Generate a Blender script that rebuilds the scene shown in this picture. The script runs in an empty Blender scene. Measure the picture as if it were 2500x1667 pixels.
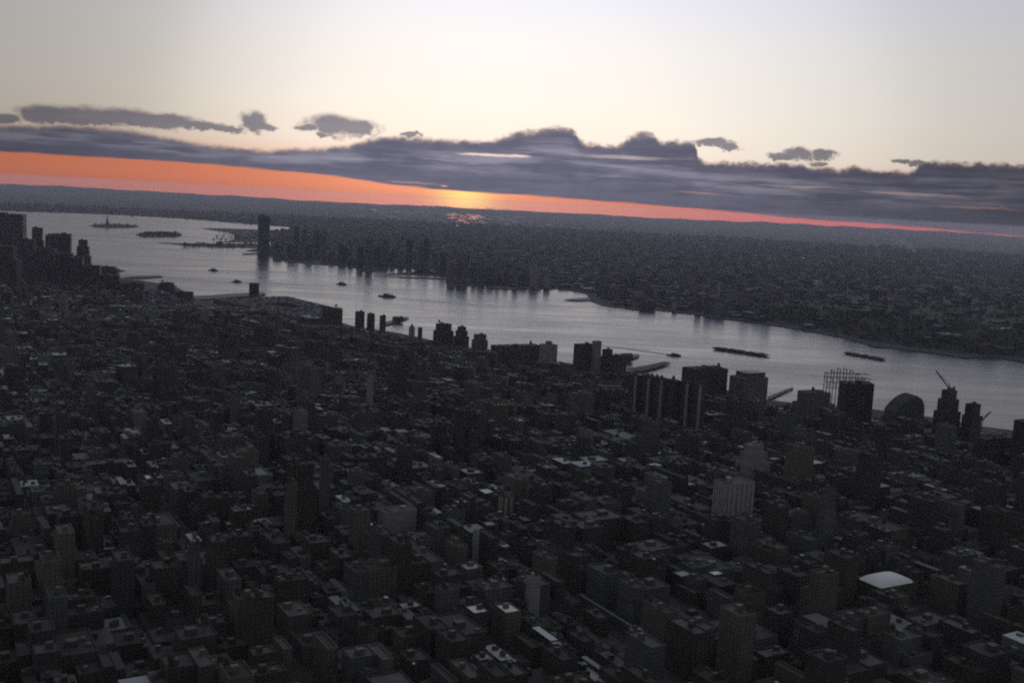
import bpy, bmesh, math, random
import numpy as np
from mathutils import Vector, Matrix
from mathutils.bvhtree import BVHTree

scene = bpy.context.scene
col = scene.collection
R = random.Random(7)
rad = math.radians

# ---------------------------------------------------------------- camera
CAM_H = 335.0
FPX = 2640.0                       # focal length in pixels of a 2500-pixel-wide frame
PITCH, ROLL = rad(7.37), rad(2.93)
F = Vector((0, math.cos(PITCH), -math.sin(PITCH)))
R0 = Vector((1, 0, 0))
U0 = Vector((0, math.sin(PITCH), math.cos(PITCH)))
RT = R0 * math.cos(ROLL) + U0 * math.sin(ROLL)
UP = U0 * math.cos(ROLL) - R0 * math.sin(ROLL)
CAM = Vector((0, 0, CAM_H))

def ray(px, py):
    return F + RT * ((px - 1250) / FPX) + UP * ((833.5 - py) / FPX)

def ground(px, py, z=0.0):
    d = ray(px, py)
    k = (z - CAM_H) / d.z
    return Vector((d.x * k, d.y * k, z))

def project(p):
    v = Vector(p) - CAM
    f = v.dot(F)
    if f < 1:
        return (-9999, -9999)
    return (1250 + FPX * v.dot(RT) / f, 833.5 - FPX * v.dot(UP) / f)

def height_at(px, py, dist):
    """z of the point seen at pixel (px, py) when it stands `dist` metres away on the ground."""
    d = ray(px, py)
    return CAM_H + d.z * dist / math.hypot(d.x, d.y)

def azel(px, py):
    d = ray(px, py)
    return (math.degrees(math.atan2(d.x, d.y)), math.degrees(math.atan2(d.z, math.hypot(d.x, d.y))))

cam = bpy.data.cameras.new("camera")
cam_ob = bpy.data.objects.new("camera", cam)
col.objects.link(cam_ob)
m = Matrix((RT, UP, -F)).transposed().to_4x4()
m.translation = CAM
cam_ob.matrix_world = m
cam.sensor_width = 36.0
cam.lens = 36.0 * FPX / 2500.0
cam.clip_start = 1.0
cam.clip_end = 200000.0
cam.dof.use_dof = True             # the compact camera sat focused short of infinity: the whole view is a little soft
cam.dof.focus_distance = 9.0
cam.dof.aperture_fstop = 2.8
scene.camera = cam_ob

scene.view_settings.view_transform = 'Standard'
scene.view_settings.look = 'None'
scene.view_settings.exposure = 0.0
scene.view_settings.gamma = 1.0
cy = scene.cycles
cy.max_bounces = 5
cy.diffuse_bounces = 2
cy.glossy_bounces = 2
cy.transmission_bounces = 2
cy.volume_bounces = 1
cy.transparent_max_bounces = 8
cy.use_denoising = False           # what noise is left reads as the film's grain
cy.use_adaptive_sampling = False
cy.sample_clamp_indirect = 3.0

# ---------------------------------------------------------------- sky
SUN_AZ, SUN_EL = azel(1135, 488)   # the sun stands in the clear slot between cloud deck and horizon
world = bpy.data.worlds.new("World")
scene.world = world
world.use_nodes = True
NT = world.node_tree
NT.nodes.clear()

class G:
    """tiny node-graph writer"""
    def __init__(s, nt): s.nt = nt
    def new(s, t, **kw):
        n = s.nt.nodes.new(t)
        for k, v in kw.items(): setattr(n, k, v)
        return n
    def put(s, sock, v):
        if hasattr(v, 'is_output') or isinstance(v, bpy.types.NodeSocket): s.nt.links.new(v, sock)
        else: sock.default_value = v
    def m(s, op, a, b=0.0, c=0.0, clamp=False):
        n = s.new('ShaderNodeMath', operation=op, use_clamp=clamp)
        for i, v in enumerate((a, b, c)): s.put(n.inputs[i], v)
        return n.outputs[0]
    def vm(s, op, a, b=(0, 0, 0)):
        n = s.new('ShaderNodeVectorMath', operation=op)
        s.put(n.inputs[0], a); s.put(n.inputs[1], b)
        return n.outputs[0]
    def comb(s, x, y, z):
        n = s.new('ShaderNodeCombineXYZ')
        for i, v in enumerate((x, y, z)): s.put(n.inputs[i], v)
        return n.outputs[0]
    def sep(s, v):
        n = s.new('ShaderNodeSeparateXYZ'); s.put(n.inputs[0], v)
        return n.outputs
    def noise(s, vec, scale, detail=4.0, rough=0.55, dist=0.0):
        n = s.new('ShaderNodeTexNoise')
        s.put(n.inputs['Vector'], vec); s.put(n.inputs['Scale'], scale)
        n.inputs['Detail'].default_value = detail
        n.inputs['Roughness'].default_value = rough
        n.inputs['Distortion'].default_value = dist
        return n.outputs[0]
    def smooth(s, v, a, b, lo=0.0, hi=1.0):
        n = s.new('ShaderNodeMapRange', interpolation_type='SMOOTHSTEP')
        for k, x in (('Value', v), ('From Min', a), ('From Max', b), ('To Min', lo), ('To Max', hi)): s.put(n.inputs[k], x)
        return n.outputs[0]
    def lin(s, v, a, b, lo=0.0, hi=1.0):
        n = s.new('ShaderNodeMapRange')
        for k, x in (('Value', v), ('From Min', a), ('From Max', b), ('To Min', lo), ('To Max', hi)): s.put(n.inputs[k], x)
        return n.outputs[0]
    def mix(s, f, a, b, blend='MIX'):
        n = s.new('ShaderNodeMix', data_type='RGBA', blend_type=blend)
        s.put(n.inputs[0], f)
        for i, v in ((6, a), (7, b)):
            if isinstance(v, tuple) and len(v) == 3: v = (*v, 1)
            s.put(n.inputs[i], v)
        return n.outputs[2]
    def ramp(s, f, stops):
        n = s.new('ShaderNodeValToRGB')
        s.put(n.inputs[0], f)
        e = n.color_ramp.elements
        while len(e) < len(stops): e.new(0.5)
        for el, (p, c) in zip(e, stops):
            el.position = p; el.color = (*c, 1)
        return n.outputs[0]
    def curve(s, f, pts):
        n = s.new('ShaderNodeFloatCurve')
        s.put(n.inputs['Value'], f)
        cv = n.mapping.curves[0]
        while len(cv.points) < len(pts): cv.points.new(0.5, 0.5)
        for p, (x, y) in zip(cv.points, pts):
            p.location = (x, y); p.handle_type = 'AUTO_CLAMPED'
        n.mapping.update()
        return n.outputs[0]

g = G(NT)
tc = g.new('ShaderNodeTexCoord')
D = tc.outputs['Generated']
dx, dy, dz = g.sep(D)
AZ = g.m('MULTIPLY', g.m('ARCTAN2', dx, dy), 57.29578)
EL = g.m('MULTIPLY', g.m('ARCSINE', dz), 57.29578)
sky = g.new('ShaderNodeTexSky', sky_type='NISHITA')
sky.sun_disc = False
sky.sun_elevation = rad(max(SUN_EL, 0.4) + 1.0)
sky.sun_rotation = rad(SUN_AZ)
sky.altitude = 300
sky.air_density = 1.0
sky.dust_density = 2.2
sky.ozone_density = 1.5
nish = g.vm('MULTIPLY', sky.outputs[0], (0.10, 0.10, 0.10))
# angular distance from the sun, degrees
saz, sel = rad(SUN_AZ), rad(SUN_EL)
S = (math.sin(saz) * math.cos(sel), math.cos(saz) * math.cos(sel), math.sin(sel))
dn = g.new('ShaderNodeVectorMath', operation='DOT_PRODUCT')
g.put(dn.inputs[0], D); g.put(dn.inputs[1], S)
ANG = g.m('MULTIPLY', g.m('ARCCOSINE', g.m('MINIMUM', dn.outputs['Value'], 0.999999)), 57.29578)
# clear evening air: cream near the sun, lavender higher up, dimmer with distance from the sun
elr = g.m('DIVIDE', EL, 90.0, clamp=True)
air = g.ramp(elr, [(0.0, (0.80, 0.30, 0.18)), (0.012, (0.95, 0.52, 0.34)), (0.030, (1.02, 0.91, 0.80)), (0.05, (1.04, 0.98, 0.89)),
                   (0.09, (1.02, 1.00, 0.98)), (0.13, (0.93, 0.955, 1.11)), (0.26, (0.88, 0.94, 1.20)),
                   (0.5, (0.80, 0.84, 0.84)), (1.0, (0.72, 0.76, 0.68))])
air = g.vm('MULTIPLY', air, g.comb(*[g.smooth(AZ, -2.0, -32.0, 1.0, 0.74)] * 3))  # left-hand lens vignette multiplied into the sky colour
ANGE = g.m('ADD', ANG, g.smooth(AZ, -4.0, -30.0, 0.0, 12.0))        # lens vignette put into the sky: the left side dims sooner
fall = g.curve(g.m('DIVIDE', ANGE, 180.0, clamp=True),
               [(0, 0.94), (0.05, 0.92), (0.08, 0.84), (0.11, 0.73), (0.15, 0.56), (0.20, 0.50), (0.3, 0.42), (0.5, 0.27), (1.0, 0.12)])
clear = g.vm('MULTIPLY', air, g.comb(fall, fall, fall))
clear = g.vm('ADD', clear, g.vm('MULTIPLY', nish, (0.06, 0.07, 0.10)))

# cloud deck: bottom edge slopes to the horizon on one side, top edge billows
U = g.lin(AZ, -30.0, 30.0)
def pts(pl, lo, hi, scale):
    out = []
    for px, py in pl:
        a, e = azel(px, py)
        out.append(((a + 30) / 60, e / scale))
    return [(lo, out[0][1])] + out + [(hi, out[-1][1])]
TOPS = [(0, 303), (200, 306), (370, 328), (500, 352), (620, 362), (760, 362), (860, 349), (940, 334), (1060, 338), (1150, 345),
        (1220, 336), (1290, 318), (1370, 311), (1410, 330), (1430, 350), (1500, 352), (1535, 334), (1580, 326), (1620, 342),
        (1690, 344), (1712, 392), (1900, 399), (2080, 410), (2220, 420), (2255, 396), (2380, 398), (2500, 400)]
top = g.m('MULTIPLY', g.curve(U, pts(TOPS, 0.0, 1.0, 8.0)), 8.0)
LOWS = [(0, 371), (400, 396), (800, 430), (1000, 458), (1135, 469), (1400, 487), (1700, 512), (2100, 546), (2350, 566), (2500, 579)]
low = g.m('ADD', g.m('MULTIPLY', g.curve(U, [(x, y + 0.1) for x, y in pts(LOWS, 0.0, 1.0, 8.0)]), 8.0), -0.8)
puff = g.noise(g.vm('MULTIPLY', D, (1, 1, 1.5)), 46.0, 4.0, 0.58)
puff2 = g.noise(g.vm('MULTIPLY', D, (1, 1, 1.3)), 150.0, 2.0, 0.6)
streak = g.noise(g.vm('MULTIPLY', D, (1, 1, 11.0)), 13.0, 3.0, 0.6)
streak2 = g.noise(g.vm('ADD', g.vm('MULTIPLY', D, (1, 1, 16.0)), (7.3, 1.1, 4.0)), 22.0, 2.0, 0.55)
wob = g.m('ADD', g.m('MULTIPLY', g.m('SUBTRACT', puff, 0.5), 0.95), g.m('MULTIPLY', g.m('SUBTRACT', puff2, 0.5), 0.45))
above = g.m('SUBTRACT', top, g.m('ADD', EL, g.m('MULTIPLY', wob, g.smooth(AZ, -8.0, 2.0, 0.45, 0.75))))                 # >0 inside
mtop = g.smooth(above, -0.11, 0.20)
under = g.m('SUBTRACT', g.m('ADD', EL, g.m('MULTIPLY', g.m('SUBTRACT', streak2, 0.5), 0.22)), low)
mlow = g.smooth(under, -0.03, 0.10)
deck = g.m('MULTIPLY', mtop, mlow)
# single small clouds above the deck
BLOBS = [(15, 288, 34, 13), (110, 280, 66, 24), (200, 283, 100, 26), (310, 289, 110, 25), (405, 297, 95, 21), (490, 309, 80, 14), (560, 317, 50, 9),
         (622, 299, 40, 31), (650, 312, 30, 11), (742, 314, 28, 12), (808, 306, 74, 30), (868, 312, 70, 24), (790, 332, 30, 7), (1735, 349, 66, 12),
         (1780, 360, 34, 10), (1905, 384, 52, 11), (1950, 377, 44, 19), (2012, 377, 34, 14), (2000, 398, 30, 7), (2205, 395, 34, 8), (2245, 402, 30, 8),
         (1000, 331, 30, 7)]
AE = g.comb(g.m('ADD', AZ, g.m('MULTIPLY', g.m('SUBTRACT', g.noise(D, 70.0, 3.0, 0.6), 0.5), 1.6)), g.m('ADD', EL, g.m('MULTIPLY', wob, 0.7)), 0.0)
def nearest(coords, spots):
    """1 at the middle of the nearest spot, 0 at its edge"""
    best = None
    for bx, by, rx, ry in spots:
        a0, e0 = azel(bx, by)
        n = g.new('ShaderNodeVectorMath', operation='MULTIPLY_ADD')
        g.put(n.inputs[0], coords)
        n.inputs[1].default_value = (46.0 / rx, 46.0 / ry, 0)
        n.inputs[2].default_value = (-a0 * 46.0 / rx, -e0 * 46.0 / ry, 0)
        l = g.new('ShaderNodeVectorMath', operation='LENGTH')
        g.put(l.inputs[0], n.outputs[0])
        best = l.outputs['Value'] if best is None else g.m('MINIMUM', best, l.outputs['Value'])
    return g.m('SUBTRACT', 1.0, best)
bm = nearest(AE, BLOBS)
mblob = g.smooth(g.m('ADD', bm, g.m('ADD', g.m('MULTIPLY', g.m('SUBTRACT', puff2, 0.5), 0.5), g.m('MULTIPLY', g.m('SUBTRACT', puff, 0.5), 0.4))), -0.10, 0.44)
mask = g.m('MAXIMUM', deck, g.m('MULTIPLY', mblob, 0.82))
# thin spots that let the bright air through
AE2 = g.comb(AZ, g.m('ADD', EL, g.m('MULTIPLY', wob, 0.22)), 0.0)
for spots, k in (([(1190, 378, 90, 4), (1265, 381, 40, 5), (1085, 455, 14, 3)], 0.75),
                 ([(1960, 456, 150, 4), (1000, 446, 80, 3), (1700, 470, 90, 4), (2400, 508, 120, 4), (1530, 385, 170, 6), (2250, 475, 150, 4)], 0.24)):
    v = nearest(AE2, spots)
    mask = g.m('MULTIPLY', mask, g.m('SUBTRACT', 1.0, g.m('MULTIPLY', g.smooth(g.m('ADD', v, g.m('MULTIPLY', g.m('SUBTRACT', streak, 0.5), 1.2)), 0.0, 0.8), k), clamp=True))
# cloud colour: slate violet with paler wind-drawn layers, thinner and warmer at the upper rim
frac = g.m('DIVIDE', g.m('SUBTRACT', EL, low), g.m('MAXIMUM', g.m('SUBTRACT', top, low), 0.4))
belt = g.m('MULTIPLY', g.smooth(frac, 0.25, 0.55), g.smooth(frac, 0.92, 0.62))
lay = g.m('ADD', g.m('MULTIPLY', g.smooth(streak, 0.36, 0.66), g.m('ADD', g.m('MULTIPLY', belt, 0.75), 0.18)), g.m('MULTIPLY', g.m('SUBTRACT', puff, 0.5), 0.35), clamp=True)
cfall = g.curve(g.m('DIVIDE', ANG, 60.0, clamp=True), [(0, 1.08), (0.12, 1.02), (0.25, 0.80), (0.40, 0.52), (0.6, 0.40), (1.0, 0.3)])
cc = g.mix(lay, (0.122, 0.122, 0.176), (0.285, 0.275, 0.35))
rim = g.m('MULTIPLY', g.smooth(g.m('MAXIMUM', g.m('MULTIPLY', above, 1.0), g.m('SUBTRACT', bm, 0.1)), 0.35, 0.0), 0.45)
cc = g.mix(rim, cc, (0.52, 0.36, 0.30))
cc = g.vm('MULTIPLY', cc, g.comb(cfall, cfall, cfall))
# the clear slot under the deck, and the veiled sun in it
sa = g.m('DIVIDE', g.m('SUBTRACT', AZ, SUN_AZ), 1.0)
slotfall = g.curve(g.lin(sa, -40, 40), [(0, 0.42), (0.22, 0.62), (0.40, 0.95), (0.5, 1.1), (0.58, 1.0), (0.72, 0.85), (0.82, 0.62), (1.0, 0.4)])
hot = g.smooth(g.m('ABSOLUTE', sa), 14.0, 0.0)
cool = g.smooth(sa, 6.0, 24.0)
slotc = g.mix(cool, g.mix(hot, (0.78, 0.27, 0.165), (0.95, 0.385, 0.22)), (0.90, 0.16, 0.14))
slotc = g.vm('MULTIPLY', slotc, g.comb(slotfall, slotfall, slotfall))
lowdim = g.smooth(EL, -0.5, 0.5, 0.72, 1.0)
slotc = g.mix(g.smooth(EL, 0.6, -0.5, 0.0, 0.5), slotc, g.vm('MULTIPLY', slotc, (0.9, 0.62, 0.62)))
gl = g.m('ADD', g.m('POWER', g.m('DIVIDE', sa, 1.45), 2.0), g.m('POWER', g.m('DIVIDE', g.m('SUBTRACT', EL, SUN_EL), 0.75), 2.0))
glow = g.m('POWER', 2.718, g.m('MULTIPLY', gl, -1.0))
slotc = g.vm('ADD', slotc, g.vm('MULTIPLY', g.comb(glow, glow, glow), (0.55, 0.62, 0.10)))
boost = g.smooth(EL, 0.14, -0.05, 1.0, 1.75)
slotc = g.vm('MULTIPLY', slotc, g.comb(boost, g.m('MULTIPLY', boost, 0.92), g.m('MULTIPLY', boost, 0.85)))
inslot = g.m('MULTIPLY', g.smooth(under, 0.25, 0.0), g.smooth(EL, 3.4, 2.4))
base = g.mix(inslot, clear, slotc)
final = g.mix(mask, base, cc)
bg = g.new('ShaderNodeBackground')
g.put(bg.inputs['Color'], final)
bg.inputs['Strength'].default_value = 1.0
wo = g.new('ShaderNodeOutputWorld')
NT.links.new(bg.outputs[0], wo.inputs['Surface'])
world.cycles.sampling_method = 'MANUAL'
world.cycles.sample_map_resolution = 2048

# ---------------------------------------------------------------- sun
sun = bpy.data.lights.new("sun", 'SUN')
sun.energy = 0.005
sun.angle = rad(2.5)
sun.color = (1.0, 0.27, 0.08)
sun_ob = bpy.data.objects.new("sun", sun)
col.objects.link(sun_ob)
sun_ob.rotation_euler = Vector(S).to_track_quat('Z', 'Y').to_euler()
sun_ob.location = (0, 0, 2000)

# ---------------------------------------------------------------- helpers
def tag(o, label=None, cat=None, group=None, kind=None):
    if label: o['label'] = label
    if cat: o['category'] = cat
    if group: o['group'] = group
    if kind: o['kind'] = kind
    return o

def empty(name, loc=(0, 0, 0), rz=0.0):
    o = bpy.data.objects.new(name, None)
    col.objects.link(o)
    o.location = loc
    o.rotation_euler = (0, 0, rz)
    return o

def mesh_ob(name, verts, faces, mat, parent=None, loc=None, rz=0.0, uvs=None, smooth=False):
    me = bpy.data.meshes.new(name)
    me.from_pydata(verts, [], faces)
    if uvs is not None:
        ul = me.uv_layers.new(name='uv')
        ul.data.foreach_set('uv', np.asarray(uvs, dtype=np.float32).ravel())
    if mat: me.materials.append(mat)
    if smooth: me.polygons.foreach_set('use_smooth', [True] * len(me.polygons))
    me.update()
    o = bpy.data.objects.new(name, me)
    col.objects.link(o)
    if parent: o.parent = parent
    if loc: o.location = loc
    o.rotation_euler = (0, 0, rz)
    return o

class MB:
    """mesh builder: boxes, prisms, bars and lathes with uv in metres"""
    def __init__(s): s.v = []; s.f = []; s.uv = []
    def quad(s, a, b, c, d, uv=None):
        n = len(s.v); s.v += [a, b, c, d]; s.f.append((n, n + 1, n + 2, n + 3))
        if uv is None:
            A, B, Dv = Vector(a), Vector(b), Vector(d)
            w, h = (B - A).length, (Dv - A).length
            uv = [(0, 0), (w, 0), (w, h), (0, h)]
        s.uv += uv
    def poly(s, pts_, uv=None):
        n = len(s.v); s.v += list(pts_); s.f.append(tuple(range(n, n + len(pts_))))
        s.uv += uv or [(p[0], p[1]) for p in pts_]
    def walls(s, ring, z0, z1):
        k = len(ring); u = 0.0
        for i in range(k):
            a, b = ring[i], ring[(i + 1) % k]
            w = math.hypot(b[0] - a[0], b[1] - a[1])
            s.quad((a[0], a[1], z0), (b[0], b[1], z0), (b[0], b[1], z1), (a[0], a[1], z1), [(u, z0), (u + w, z0), (u + w, z1), (u, z1)])
            u += w
    def box(s, x0, x1, y0, y1, z0, z1, bottom=False):
        ring = [(x0, y0), (x1, y0), (x1, y1), (x0, y1)]
        s.walls(ring, z0, z1)
        s.poly([(x, y, z1) for x, y in ring])
        if bottom: s.poly([(x, y, z0) for x, y in reversed(ring)])
    def prism(s, ring, z0, z1, bottom=False):
        s.walls(ring, z0, z1)
        s.poly([(x, y, z1) for x, y in ring])
        if bottom: s.poly([(x, y, z0) for x, y in reversed(ring)])
    def bar(s, a, b, r):
        a, b = Vector(a), Vector(b)
        d = (b - a).normalized()
        x = d.orthogonal().normalized(); y = d.cross(x)
        A = [a + x * r * cx + y * r * cy_ for cx, cy_ in ((1, 1), (-1, 1), (-1, -1), (1, -1))]
        B = [p + (b - a) for p in A]
        for i in range(4):
            j = (i + 1) % 4
            s.quad(tuple(A[i]), tuple(A[j]), tuple(B[j]), tuple(B[i]))
        s.poly([tuple(p) for p in reversed(A)]); s.poly([tuple(p) for p in B])
    def lathe(s, prof, n=12, cx=0.0, cy_=0.0):
        rings = [[(cx + r * math.cos(2 * math.pi * i / n), cy_ + r * math.sin(2 * math.pi * i / n), z) for i in range(n)] for r, z in prof]
        for a, b in zip(rings, rings[1:]):
            for i in range(n):
                j = (i + 1) % n
                s.quad(a[i], a[j], b[j], b[i])
        s.poly(rings[-1])
    def build(s, name, mat, parent=None, loc=None, rz=0.0, smooth=False):
        return mesh_ob(name, s.v, s.f, mat, parent, loc, rz, s.uv, smooth)

# ---------------------------------------------------------------- materials
def new_mat(name):
    mt = bpy.data.materials.new(name)
    mt.use_nodes = True
    b = mt.node_tree.nodes['Principled BSDF']
    return mt, G(mt.node_tree), b

def plain(name, c, rough=0.8, nscale=0.3, amt=0.35):
    mt, q, b = new_mat(name)
    t = q.new('ShaderNodeTexCoord')
    n = q.noise(t.outputs['Object'], nscale, 5.0)
    q.put(b.inputs['Base Color'], q.mix(q.lin(n, 0.3, 0.7), tuple(x * (1 - amt) for x in c), tuple(x * (1 + amt) for x in c)))
    b.inputs['Roughness'].default_value = rough
    return mt

def facade(name, from_island=False):
    """masonry wall with a window grid in metres; the wall colour is the object's own colour"""
    mt, q, b = new_mat(name)
    geo = q.new('ShaderNodeNewGeometry')
    t = q.new('ShaderNodeTexCoord')
    if from_island:
        rnd = geo.outputs['Random Per Island']
        wallc = q.ramp(rnd, [(0.0, (0.040, 0.038, 0.031)), (0.3, (0.062, 0.057, 0.044)), (0.5, (0.085, 0.084, 0.068)),
                             (0.72, (0.075, 0.076, 0.070)), (0.90, (0.14, 0.135, 0.12)), (1.0, (0.21, 0.205, 0.20))])
        r2 = q.m('FRACT', q.m('MULTIPLY', rnd, 37.7))
        roofc = q.ramp(r2, [(0.0, (0.018, 0.019, 0.019)), (0.5, (0.033, 0.034, 0.036)), (0.74, (0.060, 0.062, 0.068)),
                            (0.86, (0.13, 0.137, 0.155)), (0.94, (0.27, 0.285, 0.32)), (1.0, (0.55, 0.58, 0.64))])
        uvn = q.new('ShaderNodeUVMap')
        uvx, uvy, _ = q.sep(uvn.outputs[0])
    else:
        oi = q.new('ShaderNodeObjectInfo')
        wallc = oi.outputs['Color']; rnd = oi.outputs['Random']; roofc = None
        uvx, uvy, _ = q.sep(t.outputs['UV'])
    bay = q.lin(q.m('FRACT', q.m('MULTIPLY', rnd, 13.3)), 0, 1, 2.6, 4.4)
    fx = q.m('FRACT', q.m('DIVIDE', uvx, bay))
    fy = q.m('FRACT', q.m('DIVIDE', uvy, 3.5))
    wx = q.m('MULTIPLY', q.m('GREATER_THAN', fx, 0.28), q.m('LESS_THAN', fx, 0.72))
    wy = q.m('MULTIPLY', q.m('GREATER_THAN', fy, 0.30), q.m('LESS_THAN', fy, 0.78))
    win = q.m('MULTIPLY', wx, wy)
    wear = q.noise(t.outputs['Object'], 0.12, 4.0)
    wc = q.mix(q.lin(wear, 0.25, 0.75, 0.75, 1.2), (0, 0, 0), wallc, 'MIX')
    wc = q.vm('MULTIPLY', wallc, q.comb(*[q.lin(wear, 0.25, 0.75, 0.75, 1.25)] * 3))
    c = q.mix(q.m('MULTIPLY', win, 0.4), wc, (0.018, 0.020, 0.024))
    rough = q.m('SUBTRACT', 0.85, q.m('MULTIPLY', win, 0.7))
    if roofc is not None:
        up = q.m('GREATER_THAN', q.sep(geo.outputs['Normal'])[2], 0.7)
        c = q.mix(up, c, roofc)
        rough = q.m('MAXIMUM', rough, q.m('MULTIPLY', up, 0.85))
    q.put(b.inputs['Base Color'], c)
    q.put(b.inputs['Roughness'], rough)
    return mt

def roof_mat(name):
    mt, q, b = new_mat(name)
    oi = q.new('ShaderNodeObjectInfo')
    t = q.new('ShaderNodeTexCoord')
    n = q.noise(t.outputs['Object'], 0.13, 6.0, 0.65)
    n2 = q.noise(t.outputs['Object'], 1.3, 3.0)
    k = q.m('MULTIPLY', q.lin(n, 0.3, 0.7, 0.55, 1.35), q.lin(n2, 0.3, 0.7, 0.8, 1.2))
    even = q.smooth(q.sep(oi.outputs['Color'])[0], 0.4, 0.7)
    k = q.m('ADD', q.m('MULTIPLY', k, q.m('SUBTRACT', 1.0, even)), q.m('MULTIPLY', q.lin(n, 0.3, 0.7, 0.92, 1.06), even))
    q.put(b.inputs['Base Color'], q.vm('MULTIPLY', oi.outputs['Color'], q.comb(k, k, k)))
    b.inputs['Roughness'].default_value = 0.8
    return mt

def tint_mat(name, rough=0.7):
    mt, q, b = new_mat(name)
    oi = q.new('ShaderNodeObjectInfo')
    t = q.new('ShaderNodeTexCoord')
    n = q.noise(t.outputs['Object'], 0.4, 4.0)
    k = q.lin(n, 0.3, 0.7, 0.75, 1.25)
    q.put(b.inputs['Base Color'], q.vm('MULTIPLY', oi.outputs['Color'], q.comb(k, k, k)))
    b.inputs['Roughness'].default_value = rough
    return mt

def water_mat(name, bump=1.0, rough=0.17):
    mt, q, b = new_mat(name)
    geo = q.new('ShaderNodeNewGeometry')
    P = geo.outputs['Position']
    lanes = q.noise(q.vm('MULTIPLY', P, (0.0011, 0.0035, 0)), 1.0, 5.0, 0.6, 0.6)
    lanes2 = q.noise(q.vm('MULTIPLY', P, (0.0035, 0.022, 0)), 1.0, 4.0, 0.6)
    chop = q.noise(P, 0.09, 4.0, 0.65)
    swell = q.noise(q.vm('MULTIPLY', P, (0.012, 0.03, 0)), 1.0, 3.0, 0.5)
    h = q.m('ADD', q.m('MULTIPLY', chop, 2.4), q.m('MULTIPLY', swell, 3.0))
    calm = q.m('ADD', q.m('MULTIPLY', q.lin(lanes, 0.3, 0.7), 0.6), q.m('MULTIPLY', q.lin(lanes2, 0.3, 0.7), 0.4))
    bn = q.new('ShaderNodeBump')
    q.put(bn.inputs['Height'], h)
    q.put(bn.inputs['Strength'], q.lin(calm, 0.2, 0.8, 0.08 * bump, 0.40 * bump))
    bn.inputs['Distance'].default_value = 1.0
    b.inputs['Base Color'].default_value = (0.012, 0.016, 0.022, 1)
    q.put(b.inputs['Roughness'], q.lin(calm, 0.2, 0.8, rough, rough * 1.7))
    b.inputs['IOR'].default_value = 1.333
    q.put(b.inputs['Normal'], bn.outputs[0])
    return mt

def land_mat(name, a, b_, c, s1=0.004, s2=0.03):
    mt, q, b = new_mat(name)
    geo = q.new('ShaderNodeNewGeometry')
    n = q.noise(geo.outputs['Position'], s1, 8.0, 0.62)
    n2 = q.noise(geo.outputs['Position'], s2, 4.0, 0.6)
    k = q.m('ADD', q.m('MULTIPLY', n, 0.65), q.m('MULTIPLY', n2, 0.35))
    q.put(b.inputs['Base Color'], q.ramp(k, [(0.30, a), (0.50, b_), (0.62, b_), (0.72, c)]))
    b.inputs['Roughness'].default_value = 0.95
    return mt

M_WALL = facade('masonry_wall')
M_MASS = facade('city_masonry', True)
M_ROOF = roof_mat('roofing')
M_TINT = tint_mat('painted_metal')
M_WATER = water_mat('river_water')
M_POND = water_mat('still_water', 0.05, 0.08)
M_LAND = land_mat('far_land', (0.016, 0.021, 0.019), (0.040, 0.045, 0.045), (0.20, 0.205, 0.21))
M_STREET = land_mat('street', (0.030, 0.030, 0.032), (0.042, 0.042, 0.044), (0.06, 0.06, 0.06), 0.02, 0.2)
M_PAVE = plain('pavement', (0.075, 0.074, 0.072), 0.9, 0.2)
M_PARK = land_mat('park_land', (0.018, 0.024, 0.015), (0.030, 0.036, 0.024), (0.06, 0.06, 0.045))
M_WOOD = plain('weathered_timber', (0.06, 0.048, 0.038), 0.85, 0.5)
M_DARK = plain('dark_steel', (0.028, 0.028, 0.032), 0.6, 0.5)
M_TREE = plain('foliage', (0.028, 0.036, 0.020), 0.9, 0.1, 0.5)

# ---------------------------------------------------------------- water and land
def slab(name, pts_, top, mat, bottom=-4.0, kind='structure'):
    bmh = bmesh.new()
    vs = [bmh.verts.new((p[0], p[1], top)) for p in pts_]
    f = bmh.faces.new(vs)
    f.normal_update()
    if f.normal.z < 0: f.normal_flip()
    ret = bmesh.ops.extrude_face_region(bmh, geom=[f])
    for e in ret['geom']:
        if isinstance(e, bmesh.types.BMVert): e.co.z = bottom
    # the extruded copy is the bottom
    bmesh.ops.recalc_face_normals(bmh, faces=bmh.faces[:])
    bmesh.ops.triangulate(bmh, faces=bmh.faces[:])
    me = bpy.data.meshes.new(name); bmh.to_mesh(me); bmh.free()
    me.materials.append(mat)
    o = bpy.data.objects.new(name, me); col.objects.link(o)
    o['kind'] = kind
    return o

def disc(name, r, z, mat, n=96):
    return mesh_ob(name, [(r * math.cos(2 * math.pi * i / n), r * math.sin(2 * math.pi * i / n), z) for i in range(n)], [tuple(range(n))], mat)

FAR = 33000.0
tag(disc('river_water', FAR, 0.0, M_WATER), kind='structure')
def gp(l): return [ground(x, y).to_2d() for x, y in l]
SHORE_NY = [(-400, 640), (100, 634), (225, 648), (262, 654), (306, 662), (262, 670), (300, 680), (370, 690), (420, 697), (470, 722),
            (500, 736), (560, 737), (640, 738), (835, 790), (870, 800), (960, 812), (1010, 822), (1080, 838), (1160, 852), (1260, 868), (1330, 880), (1400, 890), (1490, 902),
            (1568, 912), (1680, 936), (1790, 958), (1870, 978), (1935, 985), (2125, 1000), (2270, 1020), (2390, 1042), (2450, 1050), (2560, 1066), (2900, 1120)]
ny = gp(SHORE_NY)
ny_poly = ny + [Vector((3800, 1500)), Vector((3800, -2500)), Vector((-3000, -2500)), Vector((-6500, 1000))]
slab('street', ny_poly, 2.0, M_STREET)
def arc(a0, a1, r, n=40):
    return [Vector((r * math.sin(rad(a0 + (a1 - a0) * i / n)), r * math.cos(rad(a0 + (a1 - a0) * i / n)))) for i in range(n + 1)]
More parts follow.
